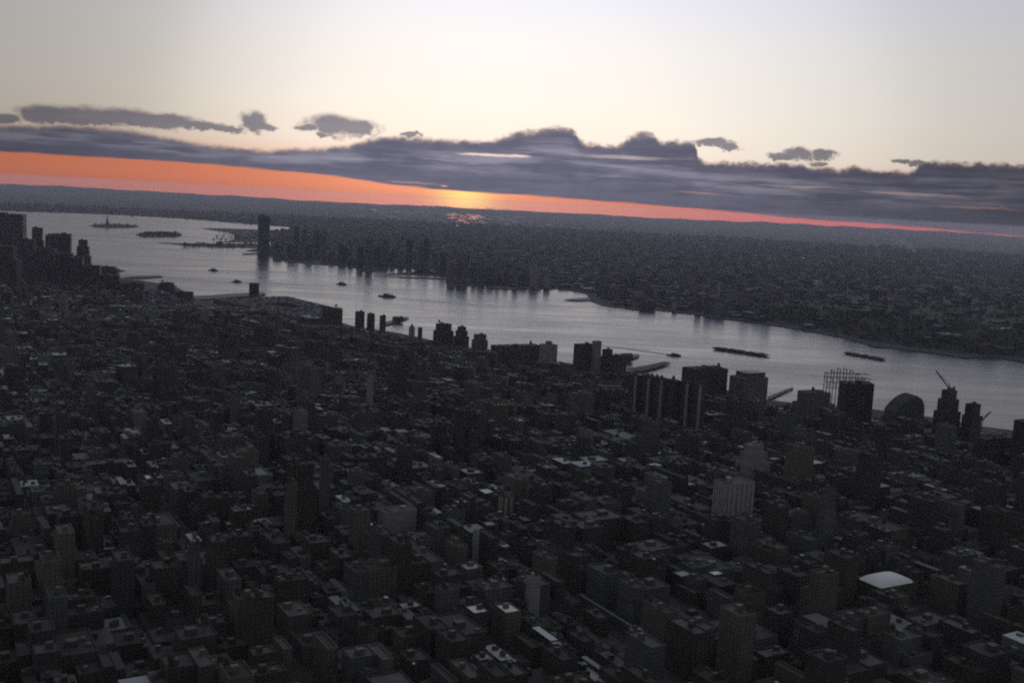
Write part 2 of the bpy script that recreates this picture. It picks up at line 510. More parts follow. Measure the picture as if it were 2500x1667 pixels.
SHORE_NJ = [(-500, 497), (-150, 508), (65, 517), (218, 522), (325, 527), (459, 535), (628, 549), (719, 556), (720, 563), (660, 562), (600, 560), (540, 558), (494, 558.5),
            (520, 563), (555, 567), (570, 573), (575, 580), (566, 588), (545, 591.5), (600, 592), (660, 592), (664, 606), (628, 608), (600, 613), (632, 616), (628, 625), (658, 627), (673, 636), (765, 646), (842, 650), (857, 652),
            (884, 663), (915, 665), (919, 657), (1010, 656), (1014, 664), (940, 671), (1015, 672), (1085, 673), (1088, 690), (1098, 701), (1144, 698), (1195, 698), (1198, 702), (1259, 705), (1343, 706), (1374, 707),
            (1431, 717), (1443, 736), (1473, 747), (1520, 753), (1565, 759), (1610, 758), (1700, 769), (1734, 776), (1868, 792), (1983, 811), (2060, 826), (2097, 836), (2136, 849), (2174, 851), (2281, 864),
            (2361, 876), (2404, 872), (2442, 874), (2500, 886), (2700, 915), (3000, 960)]
nj = gp(SHORE_NJ)
nj_poly = nj + [Vector((9000, 4200))] + arc(65, -44, FAR - 5, 60)
slab('new_jersey_ground', nj_poly, 2.5, M_LAND)
slab('harbour_island', gp([(218, 551), (245, 548), (290, 547.5), (330, 551), (340, 554), (320, 557), (270, 557.5), (230, 555)]), 3.0, M_PARK)
slab('ferry_island', gp([(331, 574), (350, 568), (395, 565.5), (430, 568), (446, 574), (435, 579), (390, 580.5), (350, 579)]), 3.0, M_PARK)
slab('park_peninsula', gp([(386, 593), (452, 595), (545, 595.5), (630, 596), (662, 597), (662, 604), (628, 606), (540, 605), (470, 602), (430, 597)]), 2.2, M_PARK)

# inland water: meadow ponds and the tidal river, flush sheets a little above the land
def pond(pl, z=2.9):
    o = mesh_ob('pond_water', [(p.x, p.y, z) for p in [ground(x, y, z) for x, y in pl]], [tuple(range(len(pl)))], M_POND)
    me = o.data
    bmh = bmesh.new(); bmh.from_mesh(me)
    for f in bmh.faces:
        f.normal_update()
        if f.normal.z < 0: f.normal_flip()
    bmesh.ops.triangulate(bmh, faces=bmh.faces[:]); bmh.to_mesh(me); bmh.free()
    o['kind'] = 'structure'
for pl in [[(886, 503), (900, 502), (922, 511), (915, 514), (896, 509)],
           [(962, 515), (975, 514.5), (974, 517), (964, 517)],
           [(1092, 510), (1112, 511), (1117, 516), (1104, 517), (1094, 514)], [(1105, 520), (1114, 520.5), (1113, 523), (1106, 523)],
           [(1088, 519), (1097, 520), (1096, 522), (1089, 521.5)], [(1164, 525), (1174, 525), (1175, 527.5), (1166, 527)], [(1128, 513), (1136, 514), (1135, 515.5), (1130, 515)],
           [(1120, 538), (1140, 538.5), (1138, 540.5), (1122, 540)], [(1105, 549), (1145, 553), (1142, 555), (1110, 551.5)],
           [(1700, 600), (1740, 602), (1890, 623), (2050, 638), (2049, 640.5), (1885, 627), (1735, 606)],
           [(2074, 640), (2125, 647), (2172, 653), (2170, 657), (2120, 651)], [(2218, 670), (2258, 673), (2256, 674.5), (2220, 672)],
           [(1475, 689), (1550, 692), (1548, 696), (1480, 694)], [(1540, 580), (1620, 584), (1619, 586), (1540, 582)],
           [(540, 490), (640, 494), (639, 495.5), (545, 492)], [(2328, 636), (2345, 637), (2344, 640), (2329, 639)]]:
    pond(pl)

# marsh pools added under the sun: their reflections make the land's red glow
rm = random.Random(21)
v, f = [], []
for _ in range(260):
    px = rm.gauss(1120, 95); py = 504 + abs(rm.gauss(0, 1)) * 20 + (px - 1120) * 0.0512
    w = rm.uniform(3, 16); h = rm.uniform(0.25, 0.9)
    n = len(v); k = 7
    for i in range(k):
        a = 2 * math.pi * i / k
        p = ground(px + w * math.cos(a) * rm.uniform(.6, 1), max(py, 499) + w * math.cos(a) * 0.05 - h * math.sin(a), 2.95)
        v.append((p.x, p.y, 2.95 + 0.004 * (_ % 60)))
    f.append(tuple(range(n, n + k)))
o = mesh_ob('marsh_glow_water', v, f, water_mat('marsh_glow_pool', 0.02, 0.045))
o['kind'] = 'structure'
bmh = bmesh.new(); bmh.from_mesh(o.data)
for fc in bmh.faces:
    fc.normal_update()
    if fc.normal.z < 0: fc.normal_flip()
bmh.to_mesh(o.data); bmh.free()

# ---------------------------------------------------------------- hills and ridge
def strip_mesh(name, rows, mat, kind='structure'):
    v, f = [], []
    n = len(rows[0])
    for r in rows: v += [tuple(p) for p in r]
    for i in range(len(rows) - 1):
        for j in range(n - 1):
            f.append((i * n + j, i * n + j + 1, (i + 1) * n + j + 1, (i + 1) * n + j))
    o = mesh_ob(name, v, f, mat, smooth=True)
    return tag(o, kind=kind)

def wave(x, seed):
    return sum(math.sin(x * k * 0.9 + seed * (i + 1.7)) / (i + 1) for i, k in enumerate((1.0, 2.3, 4.9, 9.7, 19.0)))

rows = []
for i in range(0, 161):
    a = -44 + 109 * i / 160
    hh = 95 + 22 * wave(a * 0.16, 3.1)
    row = []
    for r, k in ((24500, 0.0), (26500, 0.25), (28500, 0.7), (30500, 1.0), (32600, 0.55), (32990, 0.0)):
        row.append((r * math.sin(rad(a)), r * math.cos(rad(a)), 1.0 + max(hh, 20) * k * (1 + 0.1 * math.sin(a * 3 + r))))
    rows.append(row)
strip_mesh('far_hills', rows, M_LAND)

# the wooded ridge behind the far bank
RIDGE = [(1560, 757), (1700, 768), (1868, 791), (1983, 810), (2097, 835), (2200, 853), (2361, 874), (2500, 884), (2700, 914), (3000, 958)]
rb = gp(RIDGE)
rows = []
for i in range(len(rb) * 8 - 7):
    k, fr = divmod(i, 8)
    p = rb[k] if fr == 0 else rb[k].lerp(rb[k + 1], fr / 8)
    out = p.normalized()
    grow = min(1.0, i / 34.0)
    row = []
    for d, h in ((90, 0.5), (150, 16), (220, 42), (330, 50), (700, 52), (1300, 46), (1900, 30), (2600, 1.0)):
        q_ = p + out * (d + 25 * math.sin(i * 1.3 + d * 0.01))
        row.append((q_.x, q_.y, 1.5 + h * grow * (1 + 0.12 * math.sin(i * 0.7 + d * 0.02))))
    rows.append(row)
ridge_ob = strip_mesh('wooded_ridge', rows, M_PARK)
ridge_rows = rows
ridge_bvh = BVHTree.FromPolygons([v.co.copy() for v in ridge_ob.data.vertices], [tuple(p.vertices) for p in ridge_ob.data.polygons])
def nj_z(x, y):
    h = ridge_bvh.ray_cast(Vector((x, y, 500)), Vector((0, 0, -1)))[0]
    return max(2.5, h.z) if h else 2.5

# ---------------------------------------------------------------- polygons
def inside(poly, x, y):
    x = np.asarray(x); y = np.asarray(y)
    r = np.zeros(x.shape, bool)
    n = len(poly)
    for i in range(n):
        x1, y1 = poly[i][0], poly[i][1]; x2, y2 = poly[(i + 1) % n][0], poly[(i + 1) % n][1]
        c = ((y1 > y) != (y2 > y))
        with np.errstate(divide='ignore', invalid='ignore'):
            c &= x < (x2 - x1) * (y - y1) / (y2 - y1 + 1e-12) + x1
        r ^= c
    return r

# ---------------------------------------------------------------- building kit
WALLS = {'brown brick': (0.066, 0.056, 0.046), 'red brick': (0.074, 0.057, 0.048), 'tan brick': (0.13, 0.12, 0.098), 'grey stone': (0.105, 0.107, 0.107),
         'dark brick': (0.060, 0.058, 0.052), 'pale concrete': (0.30, 0.295, 0.285), 'blue glass': (0.045, 0.055, 0.066), 'black steel': (0.034, 0.034, 0.035)}
ROOFS = {'black': (0.020, 0.021, 0.022), 'dark grey': (0.038, 0.039, 0.042), 'grey': (0.075, 0.077, 0.083), 'silver': (0.38, 0.40, 0.44), 'white': (0.80, 0.82, 0.86)}

def rgba(c): return (c[0], c[1], c[2], 1.0)

def water_tank(parent, x, y, z, s=1.0):
    b = MB()
    for a in range(4):
        cx, cy_ = x + 1.5 * s * math.cos(a * math.pi / 2 + .78), y + 1.5 * s * math.sin(a * math.pi / 2 + .78)
        b.box(cx - .14, cx + .14, cy_ - .14, cy_ + .14, z, z + 3.2 * s)
    b.lathe([(2.0 * s, z + 3.2 * s), (2.0 * s, z + 7.0 * s), (2.15 * s, z + 7.0 * s), (0.1, z + 8.8 * s)], 10, x, y)
    return b.build('water_tank', M_WOOD, parent)

def tier(root, ring_half, z0, z1, wallc, roofc, rname='roof'):
    """one storey mass with a real parapet; returns the roof object and roof height"""
    x0, x1, y0, y1 = ring_half
    b = MB()
    ring = [(x0, y0), (x1, y0), (x1, y1), (x0, y1)]
    t = 0.45
    inn = [(x0 + t, y0 + t), (x1 - t, y0 + t), (x1 - t, y1 - t), (x0 + t, y1 - t)]
    b.walls(ring, z0, z1)
    for i in range(4):
        j = (i + 1) % 4
        b.quad((*ring[i], z1), (*ring[j], z1), (*inn[j], z1), (*inn[i], z1), [(0, 0)] * 4)
        b.quad((*inn[i], z1), (*inn[j], z1), (*inn[j], z1 - 1.1), (*inn[i], z1 - 1.1), [(0, 0)] * 4)
    w = b.build('wall', M_WALL, root)
    w.color = rgba(wallc)
    r = MB(); r.poly([(x, y, z1 - 1.0) for x, y in inn])
    ro = r.build(rname, M_ROOF, root)
    ro.color = rgba(roofc)
    return ro, z1 - 1.0

def roof_box(roof, x0, x1, y0, y1, z0, z1, c, name='bulkhead'):
    b = MB(); b.box(x0, x1, y0, y1, z0, z1)
    o = b.build(name, M_TINT, roof)
    o.color = rgba(c)
    return o

def building(name, loc, rz, a, b_, H, wall, roof, rnd, feature='bulkhead', tiers=1, z0=0.0, wing=False):
    root = empty(name, (loc[0], loc[1], loc[2] if len(loc) > 2 else 2.0), rz)
    wc, rc = WALLS[wall], ROOFS[roof]
    k = rnd.uniform(0.85, 1.15)
    wc = tuple(c * k for c in wc)
    hx, hy = a / 2, b_ / 2
    z = z0
    oy = 0.0
    if wing:
        side = rnd.choice((-1, 1)); cut = b_ * rnd.uniform(.3, .45); hw = H * rnd.uniform(.55, .82); sh = hx * rnd.uniform(.55, .96)
        wy = (hy - cut, hy) if side > 0 else (-hy, -hy + cut)
        wx0 = rnd.choice((-hx, hx - 2 * sh))
        r2_, zr2 = tier(root, (wx0, wx0 + 2 * sh, wy[0] - (0.0 if side > 0 else -0.0), wy[1]), z0, hw, wc, rc)
        roof_box(r2_, wx0 + sh * .5, wx0 + sh * .5 + min(3.0, sh), wy[0] + cut * .3, wy[0] + cut * .3 + min(3.0, cut * .5), zr2 + .01, zr2 + 2.4, (0.10, 0.10, 0.105), 'vent_unit')
        oy = -side * cut / 2; hy -= cut / 2 + 0.02
    fr = [1.0] if tiers == 1 else ([0.72, 1.0] if tiers == 2 else [0.6, 0.83, 1.0])
    ins = 0.0
    for i, q_ in enumerate(fr):
        z1 = H * q_
        box_ = (-hx + ins * hx, hx - ins * hx, oy - hy + ins * hy, oy + hy - ins * hy)
        ro, zr = tier(root, box_, z, z1, wc, rc)
        z = zr + 0.01
        ins += 0.22
    x0, x1, y0, y1 = box_
    w, d = x1 - x0, y1 - y0
    s = max(2.2, min(w, d) * 0.26)
    if feature != 'plain':
        cx, cy_ = rnd.uniform(-.2, .2) * w, oy + rnd.uniform(-.2, .2) * d
        roof_box(ro, cx - s * .6, cx + s * .6, cy_ - s * .5, cy_ + s * .5, zr + .01, zr + min(5.5, 2.8 + H * .03), tuple(c * 1.05 for c in wc))
        if w > 16 and d > 12:
            for _ in range(rnd.randint(2, 5)):
                ux, uy = rnd.uniform(-.38, .38) * w, oy + rnd.uniform(-.38, .38) * d
                if abs(ux - cx) > s and abs(uy - cy_) > s * .2:
                    roof_box(ro, ux - 1.6, ux + 1.6, uy - 1.2, uy + 1.2, zr + .012, zr + rnd.uniform(1.2, 2.4), (0.12, 0.125, 0.13), 'vent_unit')
    if feature == 'tank':
        sx = rnd.choice((-1, 1)) * w * .30; sy = oy + rnd.choice((-1, 1)) * d * .26
        water_tank(ro, sx, sy, zr + .01, max(0.8, min(1.25, min(w, d) / 16)))
    return root

TH_U = math.atan2(0.5, 0.866)             # street direction, 30 degrees off the frame's x axis
GU = Vector((math.cos(TH_U), math.sin(TH_U))); GV = Vector((-GU.y, GU.x))
occupied = []                              # (x, y, radius) kept clear of the generic city
sight = []                                 # points that the city in front must not hide
anchors = []                               # (px, py, phrase) for saying where a building stands

def footprint(x0, x1, ybase, ratio, rz, dist_add=0.0):
    xm = (x0 + x1) / 2
    p = ground(xm, ybase, 2.0)
    dist = math.hypot(p.x, p.y)
    los = Vector((p.x, p.y)).normalized(); rgt = Vector((los.y, -los.x))
    d3 = (Vector((p.x, p.y, 2.0)) - CAM).length
    cosoff = F.dot((Vector((p.x, p.y, 2.0)) - CAM).normalized())
    W = (x1 - x0) / FPX * d3 * cosoff
    e1 = Vector((math.cos(rz), math.sin(rz))); e2 = Vector((-e1.y, e1.x))
    a = W / (abs(e1.dot(rgt)) + ratio * abs(e2.dot(rgt)))
    return p, dist, a, a * ratio

def landmark(name, label, cat, x0, x1, ytop, ybase, ratio=0.7, wall='brown brick', roof='dark grey', rz=TH_U, feature='bulkhead', tiers=1, group=None, phrase=None, clear=True, low=None):
    p, dist, a, b_ = footprint(x0, x1, ybase, ratio, rz)
    H = height_at((x0 + x1) / 2, ytop, dist) - 2.0
    H = max(H, 5.0)
    rnd = random.Random(label)
    o = building(name, (p.x, p.y, 2.0), rz, a, b_, H, wall, roof, rnd, feature, tiers)
    tag(o, label, cat, group)
    if clear: occupied.append((p.x, p.y, math.hypot(a, b_) * .40 + 1))
    if low:
        los = Vector((p.x, p.y)).normalized()
        zl = height_at((x0 + x1) / 2, low, dist)
        for k in (0.1, 0.5, 0.9):
            q_ = x0 + (x1 - x0) * k
            d = ray(q_, low); f = dist / math.hypot(d.x, d.y)
            sight.append(Vector((d.x * f, d.y * f, CAM_H + d.z * f)))
    if phrase: anchors.append(((x0 + x1) / 2, ytop + 12, phrase))
    return o, p, a, b_, H

# ---- the river bank, from the tunnel vent upstream
o, p, a, b_, H = landmark('vent_tower', 'dark square vent tower standing at the end of the thin river pier', 'tower', 608, 632, 691, 727, 0.9, 'grey stone', 'dark grey', 0.2, 'plain', phrase='tunnel vent tower', clear=False)
for c in [k for k in o.children if k.name.startswith('wall')]: c.color = (0.05, 0.05, 0.05, 1)
lv = MB()
for i in range(4):
    zc = H * (0.55 + 0.1 * i)
    for s in (-1, 1):
        lv.box(-a * .36, a * .36, s * b_ / 2 - .35 if s < 0 else s * b_ / 2, s * b_ / 2 if s < 0 else s * b_ / 2 + .35, zc, zc + 1.2)
lv.build('louvre', M_DARK, o)

def prism_thing(name, label, cat, pl, z1, mat, group=None, z0=-3.0, piles=True):
    root = empty(name, (0, 0, 0))
    ps = [ground(x, y, 0) for x, y in pl]
    c = sum(ps, Vector()) / len(ps)
    root.location = (c.x, c.y, 0)
    ring = [(q_.x - c.x, q_.y - c.y) for q_ in ps]
    area = sum(ring[i][0] * ring[(i + 1) % len(ring)][1] - ring[(i + 1) % len(ring)][0] * ring[i][1] for i in range(len(ring)))
    if area < 0: ring.reverse()
    b = MB(); b.prism(ring, z1 - 1.2, z1, True)
    b.build('deck', mat, root)
    if piles:
        pb = MB()
        k = len(ring)
        for i in range(k):
            A, B = Vector(ring[i]), Vector(ring[(i + 1) % k])
            n = max(1, int((B - A).length / 14))
            for j in range(n):
                q_ = A.lerp(B, (j + .5) / n) * 0.97
                pb.box(q_.x - .5, q_.x + .5, q_.y - .5, q_.y + .5, z0, z1 - 1.2)
        pb.build('piles', M_WOOD, root)
    tag(root, label, cat, group)
    return root, ring, c

PIERG = 'piers along the near bank'
prism_thing('pier', 'thin low pier running out to the dark vent tower', 'pier', [(468, 727), (560, 720), (640, 716), (650, 719), (640, 723), (560, 729), (480, 735)], 4.0, M_DARK, PIERG)
prism_thing('pier', 'short stub pier below the downtown towers', 'pier', [(300, 679), (340, 675), (392, 674.5), (398, 677), (345, 681)], 3.5, M_DARK, PIERG)
r_, ring_, c_ = prism_thing('pier', 'narrow pier with a small shed beside the three slim riverside towers', 'pier', [(925, 792), (960, 784), (990, 776), (999, 778), (975, 787), (945, 795)], 3.5, M_DARK, PIERG)
prism_thing('pier', 'broad pier with rough sheds behind the dark riverside block', 'pier', [(1488, 890), (1530, 872), (1556, 867), (1562, 871), (1528, 886), (1505, 897)], 3.5, M_DARK, PIERG)
prism_thing('pier', 'long straight grey pier reaching into the river past the dark block', 'pier', [(1528, 905), (1580, 896), (1622, 887), (1638, 890), (1600, 902), (1562, 911)], 4.5, M_PAVE, PIERG)
prism_thing('pier', 'thin slanting pier below the steel framework', 'pier', [(1872, 972), (1915, 955), (1935, 948), (1937, 950), (1917, 959), (1880, 977)], 3.0, M_DARK, PIERG)
for x0, x1, yt, yb, lab in [(958, 985, 772, 785, 'small dark shed standing on the narrow pier by the three slim towers'),
                            (1512, 1545, 862, 880, 'low dark shed standing on the broad pier behind the riverside block')]:
    p, dist, a, b_ = footprint(x0, x1, yb, 0.35, TH_U)
    H = max(4.0, height_at((x0 + x1) / 2, yt, dist) - 3.5)
    root = empty('pier_shed', (p.x, p.y, 3.52), TH_U)
    mb_ = MB(); mb_.walls([(-a / 2, -b_ / 2), (a / 2, -b_ / 2), (a / 2, b_ / 2), (-a / 2, b_ / 2)], 0, H * .7); mb_.build('wall', M_WALL, root).color = (0.06, 0.05, 0.045, 1)
    mb_ = MB(); h0, h1 = H * .7, H
    mb_.quad((-a / 2, -b_ / 2 - .4, h0), (a / 2, -b_ / 2 - .4, h0), (a / 2, 0, h1), (-a / 2, 0, h1)); mb_.quad((a / 2, b_ / 2 + .4, h0), (-a / 2, b_ / 2 + .4, h0), (-a / 2, 0, h1), (a / 2, 0, h1))
    mb_.poly([(a / 2, -b_ / 2, h0), (a / 2, b_ / 2, h0), (a / 2, 0, h1)]); mb_.poly([(-a / 2, b_ / 2, h0), (-a / 2, -b_ / 2, h0), (-a / 2, 0, h1)])
    mb_.build('roof', M_ROOF, root).color = (0.07, 0.07, 0.075, 1)
    tag(root, lab, 'shed')

# the great square pier building with its inner field
root = empty('pier_terminal', (0, 0, 0))
qs = [ground(x, y, 0).to_2d() for x, y in ((520, 742), (700, 735), (832, 768), (735, 790))]
c = sum(qs, Vector((0, 0))) / 4
root.location = (c.x, c.y, 0)
ring = [q_ - c for q_ in qs]
if sum(ring[i].x * ring[(i + 1) % 4].y - ring[(i + 1) % 4].x * ring[i].y for i in range(4)) < 0: ring.reverse()
inner = [q_ * 0.34 for q_ in ring]
b = MB()
b.walls([tuple(q_) for q_ in ring], -3, 15); b.walls([tuple(q_) for q_ in reversed(inner)], 4, 15)
b.build('wall', M_WALL, root).color = (0.09, 0.088, 0.085, 1)
b = MB()
for i in range(4):
    j = (i + 1) % 4
    b.quad((*ring[i], 15), (*ring[j], 15), (*inner[j], 15), (*inner[i], 15))
b.build('roof', M_ROOF, root).color = (0.042, 0.044, 0.047, 1)
b = MB(); b.poly([(*q_, 4.2) for q_ in inner])
b.build('playing_field', M_PARK, root)
b = MB()
for i in range(4):
    A, B = ring[i] * .985, ring[(i + 1) % 4] * .985
    n = int((B - A).length / 9)
    for k in range(n):
        q_ = A.lerp(B, (k + .5) / n); b.box(q_.x - .6, q_.x + .6, q_.y - .6, q_.y + .6, 15.01, 16.6)
rv = random.Random(3)
for _ in range(420):
    i = rv.randrange(4); t_ = rv.random(); A = ring[i].lerp(ring[(i + 1) % 4], t_); q_ = A * rv.uniform(.42, .97); w_ = rv.uniform(.8, 3.2)
    b.box(q_.x - w_, q_.x + w_, q_.y - w_ * .6, q_.y + w_ * .6, 15.01, 15 + rv.uniform(.8, 3.5))
tag(b.build('roof_vents', M_TINT, root), kind='stuff').color = (0.05, 0.05, 0.05, 1)
tag(root, 'huge flat square pier building with an inner field, behind the vent tower', 'pier building')
anchors.append((690, 760, 'flat pier building'))

TW = 'slim towers by the river'
landmark('block', 'black squat block at the river corner beside the flat pier building', 'building', 786, 835, 752, 800, 0.8, 'dark brick', 'dark grey', feature='tank')
landmark('slim_tower', 'tallest of the three slim riverside towers, beside the black squat block', 'tower', 866, 889, 760, 806, 0.9, 'blue glass', 'dark grey', feature='bulkhead', group=TW, phrase='three slim towers')
landmark('slim_tower', 'middle one of the three slim riverside towers', 'tower', 895, 914, 765, 808, 0.9, 'blue glass', 'dark grey', feature='bulkhead', group=TW)
landmark('slim_tower', 'shortest of the three slim riverside towers, next to the narrow pier', 'tower', 926, 941, 770, 810, 0.9, 'blue glass', 'dark grey', feature='bulkhead', group=TW)
o, p, a, b_, H = landmark('bell_tower', 'small grey tower with a pointed roof at the water edge', 'tower', 997, 1012, 799, 832, 1.0, 'pale concrete', 'grey', feature='plain')
mb_ = MB(); mb_.lathe([(a * .55, H + .02), (0.15, H + a * .9)], 4); mb_.build('spire', M_ROOF, o).color = (0.11, 0.112, 0.12, 1)
landmark('small_tower', 'little dark tower between the pointed grey tower and the bulky brick block', 'tower', 1019, 1030, 799, 836, 1.0, 'dark brick', 'black', feature='plain')
landmark('brick_block', 'bulky dark brick block with a stepped top at the river', 'building', 1056, 1106, 790, 850, 0.6, 'brown brick', 'black', feature='tank', tiers=2, phrase='bulky brick blocks')
landmark('brick_block', 'dark brick block with a rounded stepped crown beside the bulky block', 'building', 1106, 1144, 797, 856, 0.8, 'brown brick', 'black', feature='bulkhead', tiers=3)
landmark('brick_block', 'low grey block stepping up towards the open river', 'building', 1150, 1190, 816, 864, 0.6, 'grey stone', 'dark grey', feature='bulkhead', tiers=2)
landmark('warehouse', 'long brown warehouse with a slanting roofline left of the pale capped tower', 'warehouse', 1196, 1318, 842, 893, 0.25, 'brown brick', 'dark grey', feature='tank', phrase='long brown warehouse')
o, p, a, b_, H = landmark('pale_tower', 'pale tower with a small cap standing against the river', 'tower', 1314, 1358, 840, 905, 0.8, 'pale concrete', 'grey', feature='plain', phrase='pale capped tower', low=880)
roof_box(o, -a * .18, a * .18, -b_ * .18, b_ * .18, H - .98, H + 6.5, (0.16, 0.165, 0.17), 'cap')
landmark('slab_block', 'wide dark slab block beside the narrow pale tower', 'building', 1397, 1446, 839, 915, 0.45, 'dark brick', 'dark grey', feature='bulkhead', low=885)
landmark('narrow_tower', 'narrow pale tower rising from the side of the wide dark slab', 'tower', 1441, 1464, 832, 918, 0.7, 'pale concrete', 'grey', feature='plain', phrase='narrow pale tower', low=905)
landmark('stepped_block', 'stepped dark block falling away from the narrow pale tower', 'building', 1463, 1496, 852, 914, 0.6, 'dark brick', 'dark grey', feature='bulkhead', tiers=2)
landmark('dark_block', 'square dark block in front of the piers, beside the open water', 'building', 1485, 1527, 867, 922, 0.8, 'dark brick', 'black', feature='bulkhead')
LT = 'joined brick towers with pale corner strips'
words_ = ['first', 'second', 'third', 'fourth', 'fifth', 'sixth']
for i in range(6):
    x0 = 1527 + i * 31
    o, p, a, b_, H = landmark('apartment_tower', f'{words_[i]} from the dark block of the joined brick apartment towers with pale strips', 'building', x0, x0 + 33, 914 + i * 4, 1030 + i * 6, 1.6, 'brown brick', 'dark grey', feature='tank', group=LT, low=985 + i * 5)
    if i in (0, 1, 2, 4, 5):
        mb_ = MB(); mb_.box(-a / 2 - .25, -a / 2 + 2.6, -b_ / 2 - .3, -b_ / 2 + .02, 6, H - 1.5, True); mb_.box(-a / 2 - .3, -a / 2 - .02, -b_ / 2 + .05, -b_ / 2 + 2.4, 6, H - 1.5, True)
        mb_.build('corner_strip', M_TINT, o).color = (0.36, 0.34, 0.31, 1)
anchors.append((1620, 960, 'joined brick towers'))
o, p, a, b_, H = landmark('factory_block', 'massive dark factory block with a ragged roof behind the joined brick towers', 'building', 1660, 1770, 897, 990, 0.55, 'dark brick', 'dark grey', feature='tank', phrase='massive factory block')
roof_ = [k for k in o.children if k.name.startswith('roof')][-1]
for k in range(5): roof_box(roof_, -a * .45 + k * a * .18, -a * .45 + k * a * .18 + a * .1, -b_ * .35, b_ * .1, H - .97, H + 1.5 + (k % 3) * 1.6, (0.08, 0.08, 0.08), 'roof_shed')
o, p, a, b_, H = landmark('factory_block', 'grey terraced factory block with a pale upper storey at the open water', 'building', 1776, 1868, 918, 1004, 0.7, 'tan brick', 'silver', feature='bulkhead', low=965)
mb_ = MB(); mb_.walls([(-a * .30, -b_ * .38), (a * .44, -b_ * .38), (a * .44, b_ * .42), (-a * .30, b_ * .42)], H - .95, H + 8); mb_.poly([(-a * .3, -b_ * .38, H + 8), (a * .44, -b_ * .38, H + 8), (a * .44, b_ * .42, H + 8), (-a * .3, b_ * .42, H + 8)])
mb_.build('upper_storey', M_WALL, o).color = rgba(WALLS['grey stone'])
landmark('grey_block', 'wide grey block with a crumbled edge left of the black block', 'building', 1930, 2030, 955, 1050, 0.8, 'grey stone', 'dark grey', feature='tank', tiers=2, low=985)
landmark('black_block', 'black square block standing in front of the steel framework', 'building', 2040, 2122, 932, 1050, 0.6, 'black steel', 'black', rz=0.12, feature='bulkhead', phrase='black square block', low=982)
# open steel framework behind the black block
pA = ground(2062, 1006, 2.0); dist = math.hypot(pA.x, pA.y)
wF = 104 / FPX * dist * 1.02; hT = height_at(2062, 900, dist); hB = height_at(2062, 952, dist)
root = empty('steel_framework', (pA.x, pA.y, 2.0), 0.10)
nx = 7
for i in range(nx + 1):
    x = -wF / 2 + wF * i / nx
    tb = MB()
    hh = (hT - 2) * (0.80 + 0.22 * math.sin(0.5 + i * 0.42))
    for y in (-6, 6): tb.bar((x, y, 0), (x, y, hh), 0.55)
    tb.bar((x, -6, hh - 1), (x, 6, hh - 1), 0.35)
    tb.build('post', M_DARK, root)
for k, fz in enumerate((0.55, 0.68, 0.8, 0.9)):
    tb = MB()
    for y in (-6, 6): tb.bar((-wF / 2, y, (hT - 2) * fz), (wF / 2, y, (hT - 2) * fz), 0.32)
    tb.build('rail', M_DARK, root)
for i in range(nx):
    tb = MB(); x = -wF / 2 + wF * i / nx
    tb.bar((x, -6, (hT - 2) * .55), (x + wF / nx, -6, (hT - 2) * .8), 0.22); tb.bar((x + wF / nx, 6, (hT - 2) * .55), (x, 6, (hT - 2) * .8), 0.22)
    tb.build('brace', M_DARK, root)
tag(root, 'open steel framework of posts and braces rising behind the black block', 'framework')
occupied.append((pA.x, pA.y, wF / 2))
# arched dark hall
p, dist, a, b_ = footprint(2158, 2250, 1040, 0.6, 0.25)
H = height_at(2205, 962, dist) - 2
root = empty('arched_hall', (p.x, p.y, 2.0), 0.25)
prof = [(-a / 2, 0.0), (-a / 2, H * .50), (-a * .34, H * .70), (-a * .15, H * .87), (a * .06, H * .98), (a * .22, H), (a * .38, H * .90), (a * .47, H * .72), (a / 2, H * .5), (a / 2, 0.0)]
mb_ = MB(); mb_.poly([(x, -b_ / 2, z) for x, z in prof], [(x, z) for x, z in prof]); mb_.poly([(x, b_ / 2, z) for x, z in reversed(prof)], [(x, z) for x, z in reversed(prof)])
mb_.quad((-a / 2, b_ / 2, 0), (-a / 2, -b_ / 2, 0), (-a / 2, -b_ / 2, H * .5), (-a / 2, b_ / 2, H * .5)); mb_.quad((a / 2, -b_ / 2, 0), (a / 2, b_ / 2, 0), (a / 2, b_ / 2, H * .5), (a / 2, -b_ / 2, H * .5))
mb_.build('wall', M_WALL, root).color = (0.075, 0.078, 0.082, 1)
mb_ = MB()
for (xa, za), (xb, zb) in zip(prof[1:-1], prof[2:-1]): mb_.quad((xa, -b_ / 2 - .4, za + .05), (xb, -b_ / 2 - .4, zb + .05), (xb, b_ / 2 + .4, zb + .05), (xa, b_ / 2 + .4, za + .05))
ro_ = mb_.build('roof', M_ROOF, root); ro_.color = (0.065, 0.067, 0.072, 1)
mb_ = MB()
for k in range(1, 8):
    y = -b_ / 2 + b_ * k / 8
    for (xa, za), (xb, zb) in zip(prof[1:-1], prof[2:-1]): mb_.bar((xa, y, za + .1), (xb, y, zb + .1), .3)
mb_.build('roof_ribs', M_DARK, ro_)
tag(root, 'dark hall with a lopsided arched roof at the river', 'hall')
occupied.append((p.x, p.y, a * .62)); anchors.append((2205, 975, 'arched hall'))

